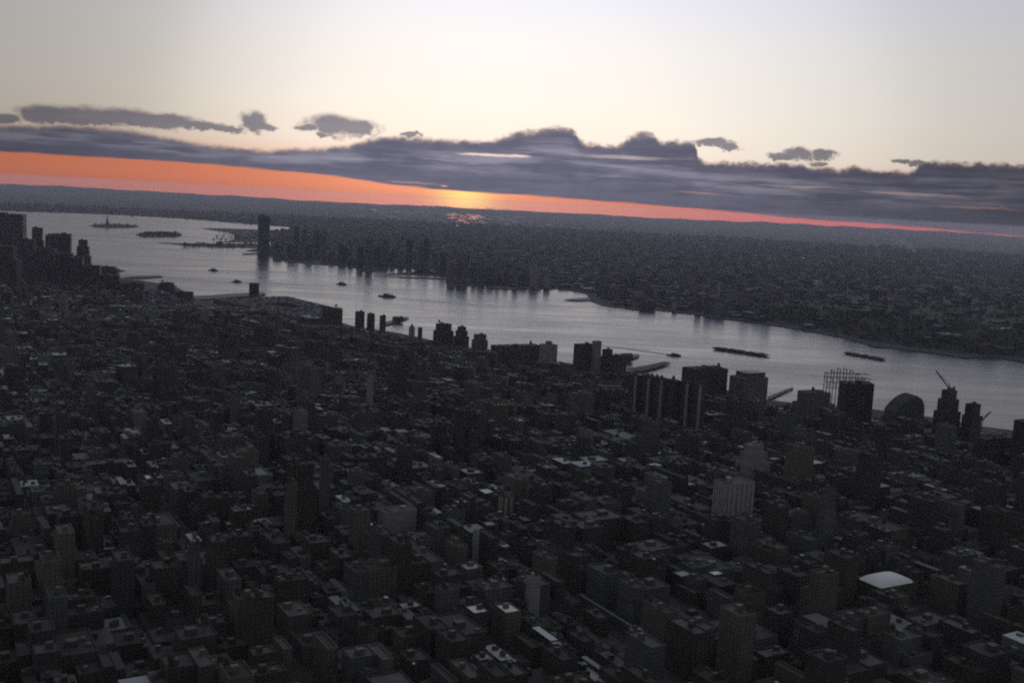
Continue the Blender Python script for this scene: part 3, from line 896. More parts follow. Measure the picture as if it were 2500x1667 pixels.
def crane(label, px, ytip, xtip, ymast, ybase, boomback=0.3):
    p = ground(px, ybase, 2.0); dist = math.hypot(p.x, p.y)
    zm = height_at(px, ymast, dist) - 2; zt = height_at(xtip, ytip, dist) - 2
    dxp = (xtip - px) / FPX * dist
    los = Vector((p.x, p.y)).normalized(); rgt = Vector((los.y, -los.x))
    root = empty('tower_crane', (p.x, p.y, 2.0), math.atan2(rgt.y, rgt.x))
    mb_ = MB()
    for sx, sy in ((-1, -1), (1, -1), (1, 1), (-1, 1)): mb_.bar((sx, sy, 0), (sx, sy, zm), .3)
    n = int(zm / 5)
    for k in range(n):
        mb_.bar((-1, -1, k * 5), (1, -1, k * 5 + 5), .15); mb_.bar((1, 1, k * 5), (-1, 1, k * 5 + 5), .15)
    mb_.build('mast', M_DARK, root)
    mb_ = MB(); mb_.bar((0, 0, zm), (dxp, 0, zt), .75); mb_.bar((0, 0, zm + 7), (dxp * .8, 0, zm + (zt - zm) * .8), .25); mb_.bar((0, 0, zm), (0, 0, zm + 7), .5)
    mb_.build('jib', M_DARK, root)
    mb_ = MB(); mb_.bar((0, 0, zm), (-dxp * boomback, 0, zm + 1.5), .6); mb_.box(-dxp * boomback - 1.5, -dxp * boomback + 1.5, -1.2, 1.2, zm - 2.5, zm + 1.5, True)
    mb_.build('counterweight', M_DARK, root)
    mb_ = MB(); mb_.box(-1.6, 1.6, -1.6, 1.6, zm - .2, zm + 2.2, True); mb_.build('cab', M_DARK, root)
    tag(root, label, 'crane')
landmark('tower_block', 'dark tower with a ragged stepped top below the leaning crane', 'tower', 2274, 2336, 950, 1080, 0.7, 'dark brick', 'dark grey', feature='tank', tiers=3, phrase='ragged dark tower', low=1005)
crane('crane with a jib leaning over the ragged dark tower', 2304, 903, 2272, 946, 1074)
landmark('brick_block', 'squat dark block with stepped shoulders next to the ragged tower', 'building', 2343, 2388, 984, 1085, 0.8, 'dark brick', 'black', feature='bulkhead', tiers=2, low=1015)
crane('low crane jib over the open water past the squat dark block', 2392, 1003, 2408, 1026, 1078, 0.5)
landmark('edge_tower', 'big black building cut off by the right edge of the view', 'building', 2468, 2570, 1026, 1150, 0.7, 'black steel', 'black', feature='bulkhead', low=1045)
# downtown towers against the harbour
DT = 'downtown towers'
for x0, x1, yt, yb, lab, t in [(-30, 62, 522, 655, 'broadest of the black downtown towers, cut by the left edge', 1), (76, 108, 556, 668, 'low stepped black downtown tower beside the broadest one', 2),
                               (112, 142, 574, 675, 'plain black downtown tower left of the flat-topped one', 1), (128, 174, 571, 672, 'flat-topped wide black downtown tower in the middle of the cluster', 1),
                               (184, 222, 586, 680, 'pointed stepped black downtown tower nearest the open harbour', 3)]:
    landmark('downtown_tower', lab, 'tower', x0, x1, yt, yb, 0.8, 'dark brick', 'black', rz=0.3, feature='bulkhead', tiers=t, group=DT, clear=True)
for x0, x1, yt, yb, lab, t in [(48, 92, 584, 690, 'black downtown block filling the gap beside the broadest tower', 2), (90, 136, 606, 700, 'low black downtown block in front of the stepped tower', 1),
                               (130, 186, 618, 705, 'low black downtown block in front of the flat-topped tower', 2), (168, 204, 628, 708, 'small black downtown block at the foot of the pointed tower', 1),
                               (200, 246, 648, 716, 'lowest black downtown block, stepping down to the shore', 1), (236, 300, 672, 728, 'dark block on the slope between the downtown towers and the stub pier', 2),
                               (300, 352, 690, 738, 'dark flat block above the stub pier shore', 1), (-40, 50, 600, 720, 'black downtown block in front of the broadest tower, cut by the left edge', 2)]:
    landmark('downtown_block', lab, 'building', x0, x1, yt, yb, 0.8, 'dark brick', 'black', rz=0.25, feature='bulkhead', tiers=t, group=DT, clear=True)
anchors.append((120, 620, 'black downtown towers'))
landmark('shore_block', 'dark rounded clump of buildings on the point below the downtown towers', 'building', 225, 290, 650, 668, 0.4, 'dark brick', 'black', rz=0.1, feature='bulkhead', tiers=2)
landmark('shore_block', 'dark stepped block on the shore between the stub pier and the vent pier', 'building', 385, 430, 690, 716, 0.6, 'dark brick', 'black', rz=0.1, feature='tank', tiers=2)
landmark('shore_block', 'flat dark block where the thin pier leaves the shore', 'building', 425, 472, 712, 738, 0.5, 'dark brick', 'black', rz=0.1, feature='bulkhead')

# ---- single buildings that stand out inside the dark city
landmark('slender_tower', 'slender tan tower rising alone from the dark low city', 'tower', 893, 909, 918, 1005, 0.8, 'pale concrete', 'grey', feature='tank', phrase='slender tan tower', low=985)
landmark('brown_tower', 'broad brown tower behind the slender tan tower', 'tower', 945, 990, 880, 990, 0.6, 'brown brick', 'dark grey', feature='tank', tiers=2, low=960)
landmark('tan_block', 'flat tan block with a pale rooftop house below the wide dark slab', 'building', 1383, 1448, 957, 1035, 0.7, 'tan brick', 'dark grey', feature='bulkhead', phrase='flat tan block', low=1005)
landmark('pale_shed', 'long low shed with a white striped roof near the joined towers', 'shed', 1456, 1520, 940, 955, 0.22, 'grey stone', 'white', rz=0.05, feature='plain', low=946)
landmark('pale_shed', 'second long low white-roofed shed above the striped one', 'shed', 1468, 1512, 928, 940, 0.2, 'grey stone', 'white', rz=0.05, feature='plain', low=932)
landmark('white_slab', 'narrow white slab building standing edge-on in the dark blocks', 'building', 1150, 1166, 1290, 1395, 0.35, 'pale concrete', 'silver', feature='plain', phrase='narrow white slab', low=1345)
landmark('pale_tower', 'pale stone tower with dark sides in the middle foreground', 'tower', 1278, 1314, 1405, 1530, 0.7, 'pale concrete', 'grey', feature='tank', phrase='pale foreground tower', low=1480)
o_s = landmark('striped_block', 'pale block with pale vertical stripes inland of the factory blocks', 'building', 1735, 1832, 1172, 1300, 0.6, 'pale concrete', 'grey', feature='tank', phrase='striped pale block', low=1255)
landmark('stepped_tower', 'grey stepped tower with a pale top above the striped block', 'tower', 1792, 1874, 1082, 1190, 0.7, 'pale concrete', 'silver', feature='bulkhead', tiers=3, phrase='grey stepped tower', low=1145)
landmark('office_block', 'pale gridded office block below the slender tan tower', 'building', 920, 1014, 1240, 1330, 0.5, 'pale concrete', 'grey', feature='bulkhead', phrase='pale gridded block', low=1285)
o_t = landmark('twin_block', 'tan block with two pale vertical bays left of the complex roofs', 'building', 1214, 1252, 1208, 1290, 0.7, 'tan brick', 'dark grey', feature='tank', low=1255)
landmark('brown_tower', 'tall brown tower with stepped top left of the pale gridded block', 'tower', 690, 770, 1130, 1330, 0.6, 'brown brick', 'dark grey', feature='tank', tiers=2, phrase='tall brown stepped tower', low=1260)

landmark('slab_tower', 'dark slab tower, nearer of the slim pair left of the pale gridded block', 'tower', 692, 722, 1178, 1370, 0.5, 'tan brick', 'dark grey', feature='tank', low=1300)
landmark('slab_tower', 'slim slab tower with a pale top, farther of the pair left of the gridded block', 'tower', 776, 802, 1120, 1300, 0.5, 'grey stone', 'silver', feature='bulkhead', low=1230)
landmark('slab_tower', 'slim grey tower standing alone in the lower left blocks', 'tower', 455, 486, 1330, 1500, 0.6, 'grey stone', 'dark grey', feature='tank', low=1430)
landmark('slab_tower', 'tan tower above the slim pair, towards the vent tower', 'tower', 560, 584, 960, 1060, 0.6, 'tan brick', 'dark grey', feature='tank', low=1030)
landmark('slab_tower', 'tall grey tower between the white-roofed hall and the striped block', 'tower', 1985, 2030, 1190, 1370, 0.6, 'grey stone', 'dark grey', feature='tank', tiers=2, low=1300)
def strips(rec, xs, w_, c, name):
    o, p, a, b_, H = rec
    for sx in xs:
        x = sx * a / 2
        mb_ = MB(); mb_.box(x - w_ / 2, x + w_ / 2, -b_ / 2 - .5, -b_ / 2 + .01, 0, H - 1.6, True)
        mb_.build(name, M_TINT, o).color = rgba(c)
    for sy in xs:
        y = sy * b_ / 2
        mb_ = MB(); mb_.box(-a / 2 - .5, -a / 2 + .01, y - w_ / 2, y + w_ / 2, 0, H - 1.6, True)
        mb_.build(name, M_TINT, o).color = rgba(c)
strips(o_s, [-.85, -.5, -.15, .2, .55, .9], 1.8, (0.45, 0.44, 0.42), 'vertical_stripe')
strips(o_t, [-.5, .5], 2.6, (0.38, 0.36, 0.33), 'pale_bay')
def by_roof(name, label, cat, pl, H, wall, roof, feature='plain', phrase=None, group=None):
    """a building whose roof corners are known"""
    ps = [ground(x, y, H + 2.0) for x, y in pl]
    c = sum(ps, Vector()) / len(ps)
    s_ = [(Vector((q_.x, q_.y)) - Vector((c.x, c.y))) for q_ in ps]
    ex = [q_.dot(GU) for q_ in s_]; ey = [q_.dot(GV) for q_ in s_]
    a, b_ = max(ex) - min(ex), max(ey) - min(ey)
    o = building(name, (c.x, c.y, 2.0), TH_U, a, b_, H, wall, roof, random.Random(label), feature, 1)
    tag(o, label, cat, group)
    if max(a, b_) > 4 * min(a, b_):
        ax = GU if a > b_ else GV; L_ = max(a, b_); n_ = int(L_ / 8) + 1
        for k in range(n_ + 1):
            q_ = Vector((c.x, c.y)) + ax * (L_ * (k / n_ - .5)); occupied.append((q_.x, q_.y, min(a, b_) / 2 + 4))
    else: occupied.append((c.x, c.y, math.hypot(a, b_) / 2 + 1))
    for q_ in ps: sight.append(Vector((q_.x, q_.y, H + 1)))
    sight.append(Vector((c.x, c.y, H + 1)))
    if phrase: anchors.append((pl[0][0], pl[0][1], phrase))
    return o, c, a, b_

o, cW, a, b_ = by_roof('white_roofed_hall', 'low hall with a bright white rounded roof, alone in the dark foreground', 'hall', [(2107, 1416), (2176, 1393), (2217, 1411), (2153, 1437)], 24.0, 'tan brick', 'dark grey', phrase='white-roofed hall')
v, f = [], []
NA, NR = 40, 8
for j in range(NR + 1):
    q_ = j / NR
    for i in range(NA):
        t_ = 2 * math.pi * i / NA; c_, s_ = math.cos(t_), math.sin(t_); e_ = 0.52
        x = math.copysign(abs(c_) ** e_, c_) * a * .5 * q_; y = math.copysign(abs(s_) ** e_, s_) * b_ * .5 * q_
        v.append((x, y, 23.2 + 5.5 * (1 - q_ ** 2.6)))
for j in range(NR):
    for i in range(NA):
        k_ = (i + 1) % NA; f.append((j * NA + i, j * NA + k_, (j + 1) * NA + k_, (j + 1) * NA + i))
do = mesh_ob('domed_roof', v, [tuple(reversed(x)) for x in f], M_ROOF, o, smooth=True); do.color = rgba(ROOFS['white'])
ROOFSPOTS = [  # px, py, width px, depth px, roof, where
    (1150, 1148, 44, 16, 'silver', 'in the middle of the dark city'), (1188, 1197, 26, 14, 'white', 'above the tan block with two bays'), (1126, 1222, 34, 10, 'silver', 'left of the tan two-bay block'),
    (1195, 1276, 28, 12, 'silver', 'above the narrow white slab'), (1164, 1484, 40, 24, 'white', 'first of the bright foreground pair'), (1240, 1482, 36, 26, 'white', 'second of the bright foreground pair'),
    (1000, 1474, 52, 18, 'silver', 'in the lower dark blocks'), (1150, 1380, 46, 18, 'silver', 'below the narrow white slab'), (1215, 1412, 44, 14, 'silver', 'left of the pale foreground tower'),
    (590, 1240, 50, 12, 'silver', 'upper of two long roofs in the dark city'), (590, 1272, 84, 12, 'silver', 'lower of two long roofs in the dark city'),
    (362, 1163, 16, 12, 'white', 'small, in a dark row'), (370, 1256, 18, 16, 'silver', 'small and alone among black blocks'), (260, 1125, 120, 14, 'grey', 'very long, among the black blocks'),
    (1450, 1118, 60, 16, 'silver', 'among the low roofs below the flat tan block'), (1600, 1133, 22, 10, 'white', 'small, below the joined brick towers'), (1530, 1120, 40, 12, 'silver', 'beside the small white roof'),
    (1745, 1327, 54, 20, 'silver', 'below the striped pale block'), (1668, 1398, 26, 18, 'silver', 'left of a pair of small bright roofs'), (1748, 1396, 28, 14, 'white', 'right of a pair of small bright roofs'),
    (1553, 1533, 34, 16, 'silver', 'at the foot of the pale avenue line'), (2268, 1508, 70, 36, 'grey', 'below the white-roofed hall'), (1620, 1015, 14, 8, 'grey', 'at the foot of the brick towers'),
    (1740, 1008, 44, 10, 'silver', 'below the massive factory block'), (758, 772, 34, 8, 'silver', 'beside the flat pier building'), (1095, 925, 22, 8, 'silver', 'beyond the broad brown tower'), (1365, 1070, 50, 16, 'grey', 'below the flat tan block'),
    (560, 880, 34, 8, 'silver', 'in the low city below the vent tower'), (665, 858, 24, 6, 'silver', 'in the low city beside the slope of roofs'), (850, 1130, 26, 10, 'grey', 'left of the broad dark gap'),
    (980, 1050, 30, 10, 'silver', 'below the slender tan tower'), (1075, 1018, 34, 8, 'grey', 'right of the slender tan tower'), (1890, 1118, 20, 8, 'silver', 'beside the grey stepped tower'), (2230, 1062, 44, 8, 'silver', 'near the arched hall'),
    (640, 1585, 60, 22, 'grey', 'near the bottom in the dark'), (1180, 1600, 40, 20, 'silver', 'near the bottom edge'), (1250, 1608, 26, 16, 'silver', 'small, near the bottom edge'), (1360, 1568, 28, 16, 'silver', 'beside the pale avenue line'),
    (1460, 1255, 100, 30, 'grey', 'wide and cluttered, right of the dark gap'), (1590, 1330, 80, 30, 'grey', 'barred, above the avenue line')]
for px, py, w, h, rf, wh in ROOFSPOTS:
    hw, hh = w / 2, h / 2
    dz = ground(px, py); dd = math.hypot(dz.x, dz.y)
    Hh = 14 + (px * 7 + py * 3) % 15 if dd > 1400 else 18 + (px * 7 + py * 3) % 22
    nm = 'white_roofed_building' if rf == 'white' else 'pale_roofed_building' if rf == 'silver' else 'grey_roofed_building'
    by_roof(nm, f'low building with a {"bright white" if rf == "white" else "pale silver" if rf == "silver" else "grey"} roof, {wh}', 'building',
            [(px - hw, py + hh * .15), (px + hw * .25, py - hh), (px + hw, py - hh * .1), (px - hw * .25, py + hh)], float(Hh), ['brown brick', 'tan brick', 'red brick'][(px + py) % 3], rf, 'bulkhead' if w > 30 else 'plain', group='pale roofs in the city')

by_roof('arcade', 'long narrow pale-roofed arcade along the far side of the avenue', 'building', [(1412, 1447), (1420, 1450), (1552, 1527), (1544, 1530)], 9.0, 'grey stone', 'silver')  # added shed: its pale roof stands in for the lit avenue side
by_roof('arcade', 'long narrow grey-roofed arcade along the near side of the avenue', 'building', [(1366, 1494), (1374, 1497), (1494, 1586), (1486, 1590)], 9.0, 'grey stone', 'grey')  # added likewise, for the pale line on the avenue's near side

# ---------------------------------------------------------------- the generic city on the near bank
SKYLINE = [(-600, 560), (0, 600), (100, 640), (222, 672), (300, 690), (400, 708), (470, 738), (520, 745), (640, 752), (735, 790), (835, 793), (960, 814), (1060, 832), (1160, 849), (1320, 876), (1490, 900),
           (1568, 912), (1680, 935), (1790, 957), (1870, 977), (1935, 985), (2125, 1001), (2270, 1021), (2390, 1042), (2450, 1050), (2560, 1068), (3200, 1170)]
SKX = [p[0] for p in SKYLINE]; SKY = [p[1] for p in SKYLINE]
def skyline(px): return float(np.interp(px, SKX, SKY))

AVES = [-300, -20, 235, 491, 765, 1035, 1305, 1580, 1840]
lots = []          # dict per lot
def region_of(x, y):
    s, t = x * GU.x + y * GU.y, x * GV.x + y * GV.y
    if t > 2550: return 2
    if t > 1480 and s > 300: return 1
    return 0
ANG_REG = [TH_U, TH_U + rad(27), TH_U - rad(14)]
rg = random.Random(42)
occ = np.array([(x, y, r) for x, y, r in occupied])
blocks = []
for reg in range(3):
    th = ANG_REG[reg]
    u = Vector((math.cos(th), math.sin(th))); v = Vector((-u.y, u.x))
    if reg == 0: aves = AVES; aw = 11
    else: aves = [i * 150.0 for i in range(-30, 40)]; aw = 9
    t0 = -600.0
    pitch = 80.5 if reg == 0 else 68.0
    for bi in range(0, 90):
        ta = t0 + bi * pitch + 9; tb = ta + pitch - 18
        for k in range(len(aves) - 1):
            sa, sb = aves[k] + aw, aves[k + 1] - aw
            mid = u * ((sa + sb) / 2) + v * ((ta + tb) / 2)
            pxm, pym = project((mid.x, mid.y, 0))
            if pxm < -500 or pxm > 3000 or pym > 2300 or mid.length > 5200: continue
            # pavement of the block
            cs = [u * s_ + v * t_ for s_, t_ in ((sa, ta), (sb, ta), (sb, tb), (sa, tb))]
            if region_of(mid.x, mid.y) == reg and inside(ny_poly, np.array([c_.x for c_ in cs]), np.array([c_.y for c_ in cs])).all():
                blocks.append(cs)
            s = sa
            while s < sb - 5:
                near = mid.length < 1500
                w = rg.choice((7.5, 7.5, 9, 12, 18, 26)) if not near else rg.choice((6, 7.5, 7.5, 10, 12, 15, 18, 24))
                if reg == 0 and s > 1305: w = rg.choice((20, 30, 45, 60))
                w = min(w, sb - s)
                if sb - s - w < 5: w = sb - s
                through = rg.random() < (0.22 if w > 20 else 0.05)
                depth = (tb - ta)
                rows_ = [(ta, tb)] if through else [(ta, ta + depth * rg.uniform(.34, .48)), (tb - depth * rg.uniform(.34, .48), tb)]
                for ra, rb_ in rows_:
                    c = u * (s + w / 2) + v * ((ra + rb_) / 2)
                    if region_of(c.x, c.y) != reg: continue
                    lots.append((c.x, c.y, w - 0.05, rb_ - ra, th, reg, s))
                s += w
LX = np.array([l[0] for l in lots]); LY = np.array([l[1] for l in lots])
ok = inside(ny_poly, LX, LY)
for ang in range(0, 360, 60):
    ok &= inside(ny_poly, LX + 9 * math.cos(rad(ang)), LY + 9 * math.sin(rad(ang)))
for ox, oy, orad in occupied:
    ok &= np.hypot(LX - ox, LY - oy) > orad + 5
ST = np.array([(p.x, p.y, p.z) for p in sight])
gen = []
for l, k in zip(lots, ok):
    if not k: continue
    x, y, w, d, th, reg, s = l
    dist = math.hypot(x, y)
    px, py = project((x, y, 0))
    if px < -300 or px > 2800 or py > 2050 or dist < 330: continue
    q_ = rg.random()
    big = w * d
    if reg == 0 and dist < 1350:
        H = rg.uniform(13, 22) if q_ < .44 else rg.uniform(22, 38) if q_ < .83 else rg.uniform(38, 56) if q_ < .97 else rg.uniform(56, 80)
    elif reg == 0 and s > 1305:
        H = rg.uniform(8, 18) if q_ < .6 else rg.uniform(18, 40)
    elif reg == 0:
        H = rg.uniform(12, 19) if q_ < .66 else rg.uniform(20, 36) if q_ < .92 else rg.uniform(38, 62)
    else:
        H = rg.uniform(11, 18) if q_ < .74 else rg.uniform(18, 32) if q_ < .94 else rg.uniform(34, 60)
    if dist < 1150: H = min(H, 58 if big < 420 else 34)
    if big < 220: H = min(H, 24 if q_ < .8 else 34)
    # stay under the skyline along the river
    lim = skyline(px) + rg.uniform(0, 9)
    zl = height_at(px, lim, dist + 0.5 * max(w, d))
    if zl < 5: continue
    H = min(H, zl - 2)
    # do not hide what the photograph shows
    D2 = ST[:, :2]; L2 = np.hypot(D2[:, 0], D2[:, 1])
    al = (D2[:, 0] * x + D2[:, 1] * y) / L2
    pr = np.abs(D2[:, 0] * y - D2[:, 1] * x) / L2
    hd = 0.5 * math.hypot(w, d)
    m_ = (pr < hd + 1) & (al < L2 - 1) & (al > 0)
    if m_.any():
        zz = CAM_H + (ST[m_, 2] - CAM_H) * (al[m_] + 0.3 * hd) / L2[m_]
        H = min(H, float(zz.min()) - 3)
    if H < 4: continue
    gen.append([x, y, w, d, th, H, dist])
# who is seen: rays through a grid of the picture
V, Pf, ids = [], [], []
for i, (x, y, w, d, th, H, dist) in enumerate(gen):
    c, s = math.cos(th), math.sin(th); n = len(V)
    ring = [(x + c * a - s * b, y + s * a + c * b) for a, b in ((-w / 2, -d / 2), (w / 2, -d / 2), (w / 2, d / 2), (-w / 2, d / 2))]
    V += [(p[0], p[1], 2.0) for p in ring] + [(p[0], p[1], 2.0 + H) for p in ring]
    for f in ((0, 1, 5, 4), (1, 2, 6, 5), (2, 3, 7, 6), (3, 0, 4, 7), (4, 5, 6, 7)):
        Pf.append(tuple(n + k for k in f)); ids.append(i)
bvh = BVHTree.FromPolygons([Vector(p) for p in V], Pf)
seen = np.zeros(len(gen)); 
for py in range(640, 1667, 8):
    for px in range(0, 2500, 8):
        if py < skyline(px) - 5: continue
        h = bvh.ray_cast(CAM, ray(px, py).normalized())
        if h[2] is not None: seen[ids[h[2]]] += 1
order = np.argsort(-seen)
N_SOLO = 290
solo = [int(i) for i in order[:N_SOLO] if seen[i] > 3]
rest = [i for i in range(len(gen)) if i not in set(solo)]

wall_pick = ['brown brick'] * 4 + ['red brick'] * 3 + ['tan brick'] * 3 + ['grey stone'] * 3 + ['dark brick'] * 3
roof_pick = ['black'] * 5 + ['dark grey'] * 6 + ['grey'] * 3 + ['silver']
recs = []
rs = random.Random(5)
for i in solo:
    x, y, w, d, th, H, dist = gen[i]
    wall = rs.choice(wall_pick); roof = rs.choice(roof_pick)
    if roof == 'silver' and (w * d > 260 or H > 30): roof = 'grey'
    feat = 'tank' if H > 20 and min(w, d) > 11 and rs.random() < .45 else 'bulkhead' if min(w, d) > 8 else 'plain'
    tiers = (3 if rs.random() < .4 else 2) if H > 52 and min(w, d) > 18 and rs.random() < .6 else 1
    name = 'row_house' if H < 20 and w < 12 else 'low_building' if H < 22 else 'loft_building' if H < 46 else 'city_tower'
    o = building(name, (x, y, 2.0), th, w, d, H, wall, roof, rs, feat, tiers, wing=tiers == 1 and min(w, d) > 12 and rs.random() < .5)
    px, py = project((x, y, 2 + H))
    size = 'small' if H < 20 and w < 12 else 'low' if H < 22 else 'mid-height' if H < 46 else 'tall'
    kind = 'row house' if name == 'row_house' else 'tower' if name == 'city_tower' else 'building'
    a_ = min(anchors, key=lambda q_: (q_[0] - px) ** 2 + (1.6 * (q_[1] - py)) ** 2)
    dxa, dya = px - a_[0], py - a_[1]
    rel = ('below' if dya > 0 else 'above') if abs(dya) * 1.2 > abs(dxa) else ('right of' if dxa > 0 else 'left of')
    key = f"{size} {wall.replace(' ', '-')} {roof.replace(' ', '-')}-roofed {kind}" + (' with tank' if feat == 'tank' else '')
    recs.append((key, f'{rel} {a_[2]}', px, py, o, kind))
    tag(o, None, 'tower' if kind == 'tower' else 'house' if kind == 'row house' else 'building')
from collections import defaultdict
ORD = ['first', 'second', 'third', 'fourth', 'fifth', 'sixth', 'seventh', 'eighth', 'ninth', 'tenth', 'eleventh', 'twelfth']
by = defaultdict(list)
for r_ in recs: by[(r_[0], r_[1])].append(r_)
for (key, where), l in by.items():
    l.sort(key=lambda r_: r_[2])
    for i, r_ in enumerate(l):
        o = r_[4]
        if len(l) == 1: lab = f'{key}, {where}'
        else: lab = f'{ORD[min(i, 11)]} from left: {key}, {where}'
        o['label'] = lab
        o['group'] = 'dark buildings of the near city'

# the remaining thousands of small buildings, one mass
class Mass:
    def __init__(s): s.v = []; s.f = []; s.uv = []
    def box(s, x, y, w, d, th, z0, z1):
        c, sn = math.cos(th), math.sin(th); n = len(s.v)
        ring = [(x + c * a - sn * b, y + sn * a + c * b) for a, b in ((-w / 2, -d / 2), (w / 2, -d / 2), (w / 2, d / 2), (-w / 2, d / 2))]
        s.v += [(p[0], p[1], z0) for p in ring] + [(p[0], p[1], z1) for p in ring]
        for k in range(4):
            j = (k + 1) % 4
            s.f.append((n + k, n + j, n + 4 + j, n + 4 + k))
            L = w if k % 2 == 0 else d
            s.uv += [(0, z0), (L, z0), (L, z1), (0, z1)]
        s.f.append((n + 4, n + 5, n + 6, n + 7)); s.uv += [(0, 0)] * 4
    def build(s, name, mat): return mesh_ob(name, s.v, s.f, mat, uvs=s.uv)
ms = Mass()
for i in rest:
    x, y, w, d, th, H, dist = gen[i]
    c, sn = math.cos(th), math.sin(th)
    if w > 11 and rg.random() < .5:
        k = rg.uniform(.35, .65); H2 = H * rg.uniform(.6, .9); w1, w2 = w * k, w * (1 - k)
        ms.box(x - c * (w - w1) / 2, y - sn * (w - w1) / 2, w1, d, th, 2.0, 2.0 + H); ms.box(x + c * (w - w2) / 2, y + sn * (w - w2) / 2, w2 - .06, d * .93, th, 2.0, 2.0 + H2)
        w = w1; x, y = x - c * (gen[i][2] - w1) / 2, y - sn * (gen[i][2] - w1) / 2
    else: ms.box(x, y, w, d, th, 2.0, 2.0 + H)
    if dist < 2600 and min(w, d) > 6:
        c, sn = math.cos(th), math.sin(th)
        for _ in range(rg.choice((1, 2, 2, 3))):
            a, b = rg.uniform(-.3, .3) * w, rg.uniform(-.3, .3) * d
            ms.box(x + c * a - sn * b, y + sn * a + c * b, rg.uniform(2, 4.5), rg.uniform(2, 5), th, 2.0 + H - .2, 2.0 + H + rg.uniform(1.5, 4))
tag(ms.build('city_buildings', M_MASS), 'mass of small dark buildings filling the near city', 'city', kind='stuff')
pv = MB()
for cs in blocks:
    e = 3.5; cm = sum(cs, Vector((0, 0))) / 4
    ring = [tuple(c_ + (c_ - cm).normalized() * e) for c_ in cs]
    pv.prism(ring, 1.9, 2.15)
tag(pv.build('pavement', M_PAVE), kind='structure')

# ---------------------------------------------------------------- the far bank
def far_tower(label, x0, x1, yt, yb, wall, roof='grey', ratio=0.8, rz=0.15, tiers=1, feature='bulkhead', group='towers on the far bank'):
    return landmark('far_tower', label, 'tower', x0, x1, yt, yb, ratio, wall, roof, rz, feature, tiers, group, clear=False)
o, p, a, b_, H = landmark('skyscraper', 'tallest dark glass skyscraper on the far bank, mirrored in the water', 'skyscraper', 628, 657, 528, 624, 0.9, 'blue glass', 'grey', 0.35, 'plain', 1)
mb_ = MB(); n = 14
mb_.lathe([(a * .52, H - .9), (a * .50, H + 5), (a * .42, H + 8), (a * .30, H + 10)], n); mb_.build('crown', M_TINT, o).color = (0.09, 0.10, 0.115, 1)
JC = [(719, 733, 553, 618), (736, 750, 548, 616), (764, 778, 560, 622), (779, 793, 556, 620), (700, 716, 590, 632), (668, 690, 600, 632), (745, 762, 588, 636), (800, 816, 592, 640), (825, 842, 588, 643),
      (850, 862, 600, 646), (872, 888, 590, 655), (890, 908, 580, 658), (910, 926, 586, 650), (930, 944, 578, 648), (950, 966, 592, 650), (972, 985, 600, 652), (990, 1004, 585, 650), (1012, 1030, 590, 654), (1034, 1048, 580, 655),
      (1056, 1070, 602, 662), (1074, 1088, 610, 668), (1090, 1108, 618, 690), (1110, 1126, 628, 692), (1128, 1144, 622, 690), (1148, 1162, 636, 690), (1166, 1182, 626, 690), (1186, 1200, 640, 694), (1206, 1222, 632, 692),
      (1228, 1242, 644, 696), (1248, 1264, 638, 698), (1268, 1284, 648, 698), (1290, 1308, 636, 699), (1324, 1344, 664, 702), (1310, 1322, 656, 697)]
JC = [(x0 + (k * 7) % 5 - 2, x1 + (k * 11) % 9 - 3, min(yt + (k * 13) % 23, yb - 18), yb) for k, (x0, x1, yt, yb) in enumerate(JC)]
WL = ['blue glass', 'grey stone', 'dark brick', 'tan brick', 'blue glass', 'grey stone']
for i, (x0, x1, yt, yb) in enumerate(JC):
    wl = 'pale concrete' if i in (31, 32) else WL[(i * 5) % 6]
    adj = {'blue glass': 'bluish glass', 'grey stone': 'grey', 'dark brick': 'dark brick', 'tan brick': 'tan', 'pale concrete': 'pale'}[wl]
    zone = 'beside the tallest skyscraper' if x0 < 800 else 'on the bank left of the sun glow' if x0 < 1000 else 'below the sun glow' if x0 < 1160 else 'in the cluster right of the sun glow'
    same = [j for j, q_ in enumerate(JC) if (('pale concrete' if j in (31, 32) else WL[(j * 5) % 6]) == wl) and (('beside the tallest skyscraper' if q_[0] < 800 else 'on the bank left of the sun glow' if q_[0] < 1000 else 'below the sun glow' if q_[0] < 1160 else 'in the cluster right of the sun glow') == zone)]
    same.sort(key=lambda j: JC[j][0])
    od = '' if len(same) == 1 else ORD[same.index(i)] + ' from left: '
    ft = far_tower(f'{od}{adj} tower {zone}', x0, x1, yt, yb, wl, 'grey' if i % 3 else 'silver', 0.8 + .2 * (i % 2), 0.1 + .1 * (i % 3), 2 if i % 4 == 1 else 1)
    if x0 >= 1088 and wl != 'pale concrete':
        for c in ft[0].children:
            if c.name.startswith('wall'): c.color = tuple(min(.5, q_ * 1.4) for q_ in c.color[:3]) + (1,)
HB = [(1696, 1712, 722, 762, 'brown mid-height block at the far bank, left of the paired ones', 'brown brick'), (1718, 1738, 726, 766, 'grey mid-height block beside the brown one at the far bank', 'grey stone'),
      (1806, 1830, 720, 765, 'tan slab block on the low far bank', 'tan brick'), (1858, 1882, 726, 775, 'grey slab block on the far bank where the ridge begins', 'grey stone'),
      (1640, 1652, 738, 757, 'small pale block on the low far bank', 'pale concrete'), (1748, 1757, 690, 740, 'thin pale block inland on the far bank', 'pale concrete'), (1560, 1600, 735, 755, 'low wide block on the far bank by the water', 'brown brick')]
for x0, x1, yt, yb, lab, wl in HB: far_tower(lab, x0, x1, yt, yb, wl, 'grey', 0.5, 0.3, group='blocks on the low far bank')
FARPIERS = 'piers along the far bank'
prism_thing('pier', 'curved thin pier on the far bank below the glass towers', 'pier', [(925, 674), (985, 677), (1060, 679), (1088, 681), (1088, 683), (1055, 681.5), (985, 679)], 3.5, M_DARK, FARPIERS, piles=False)
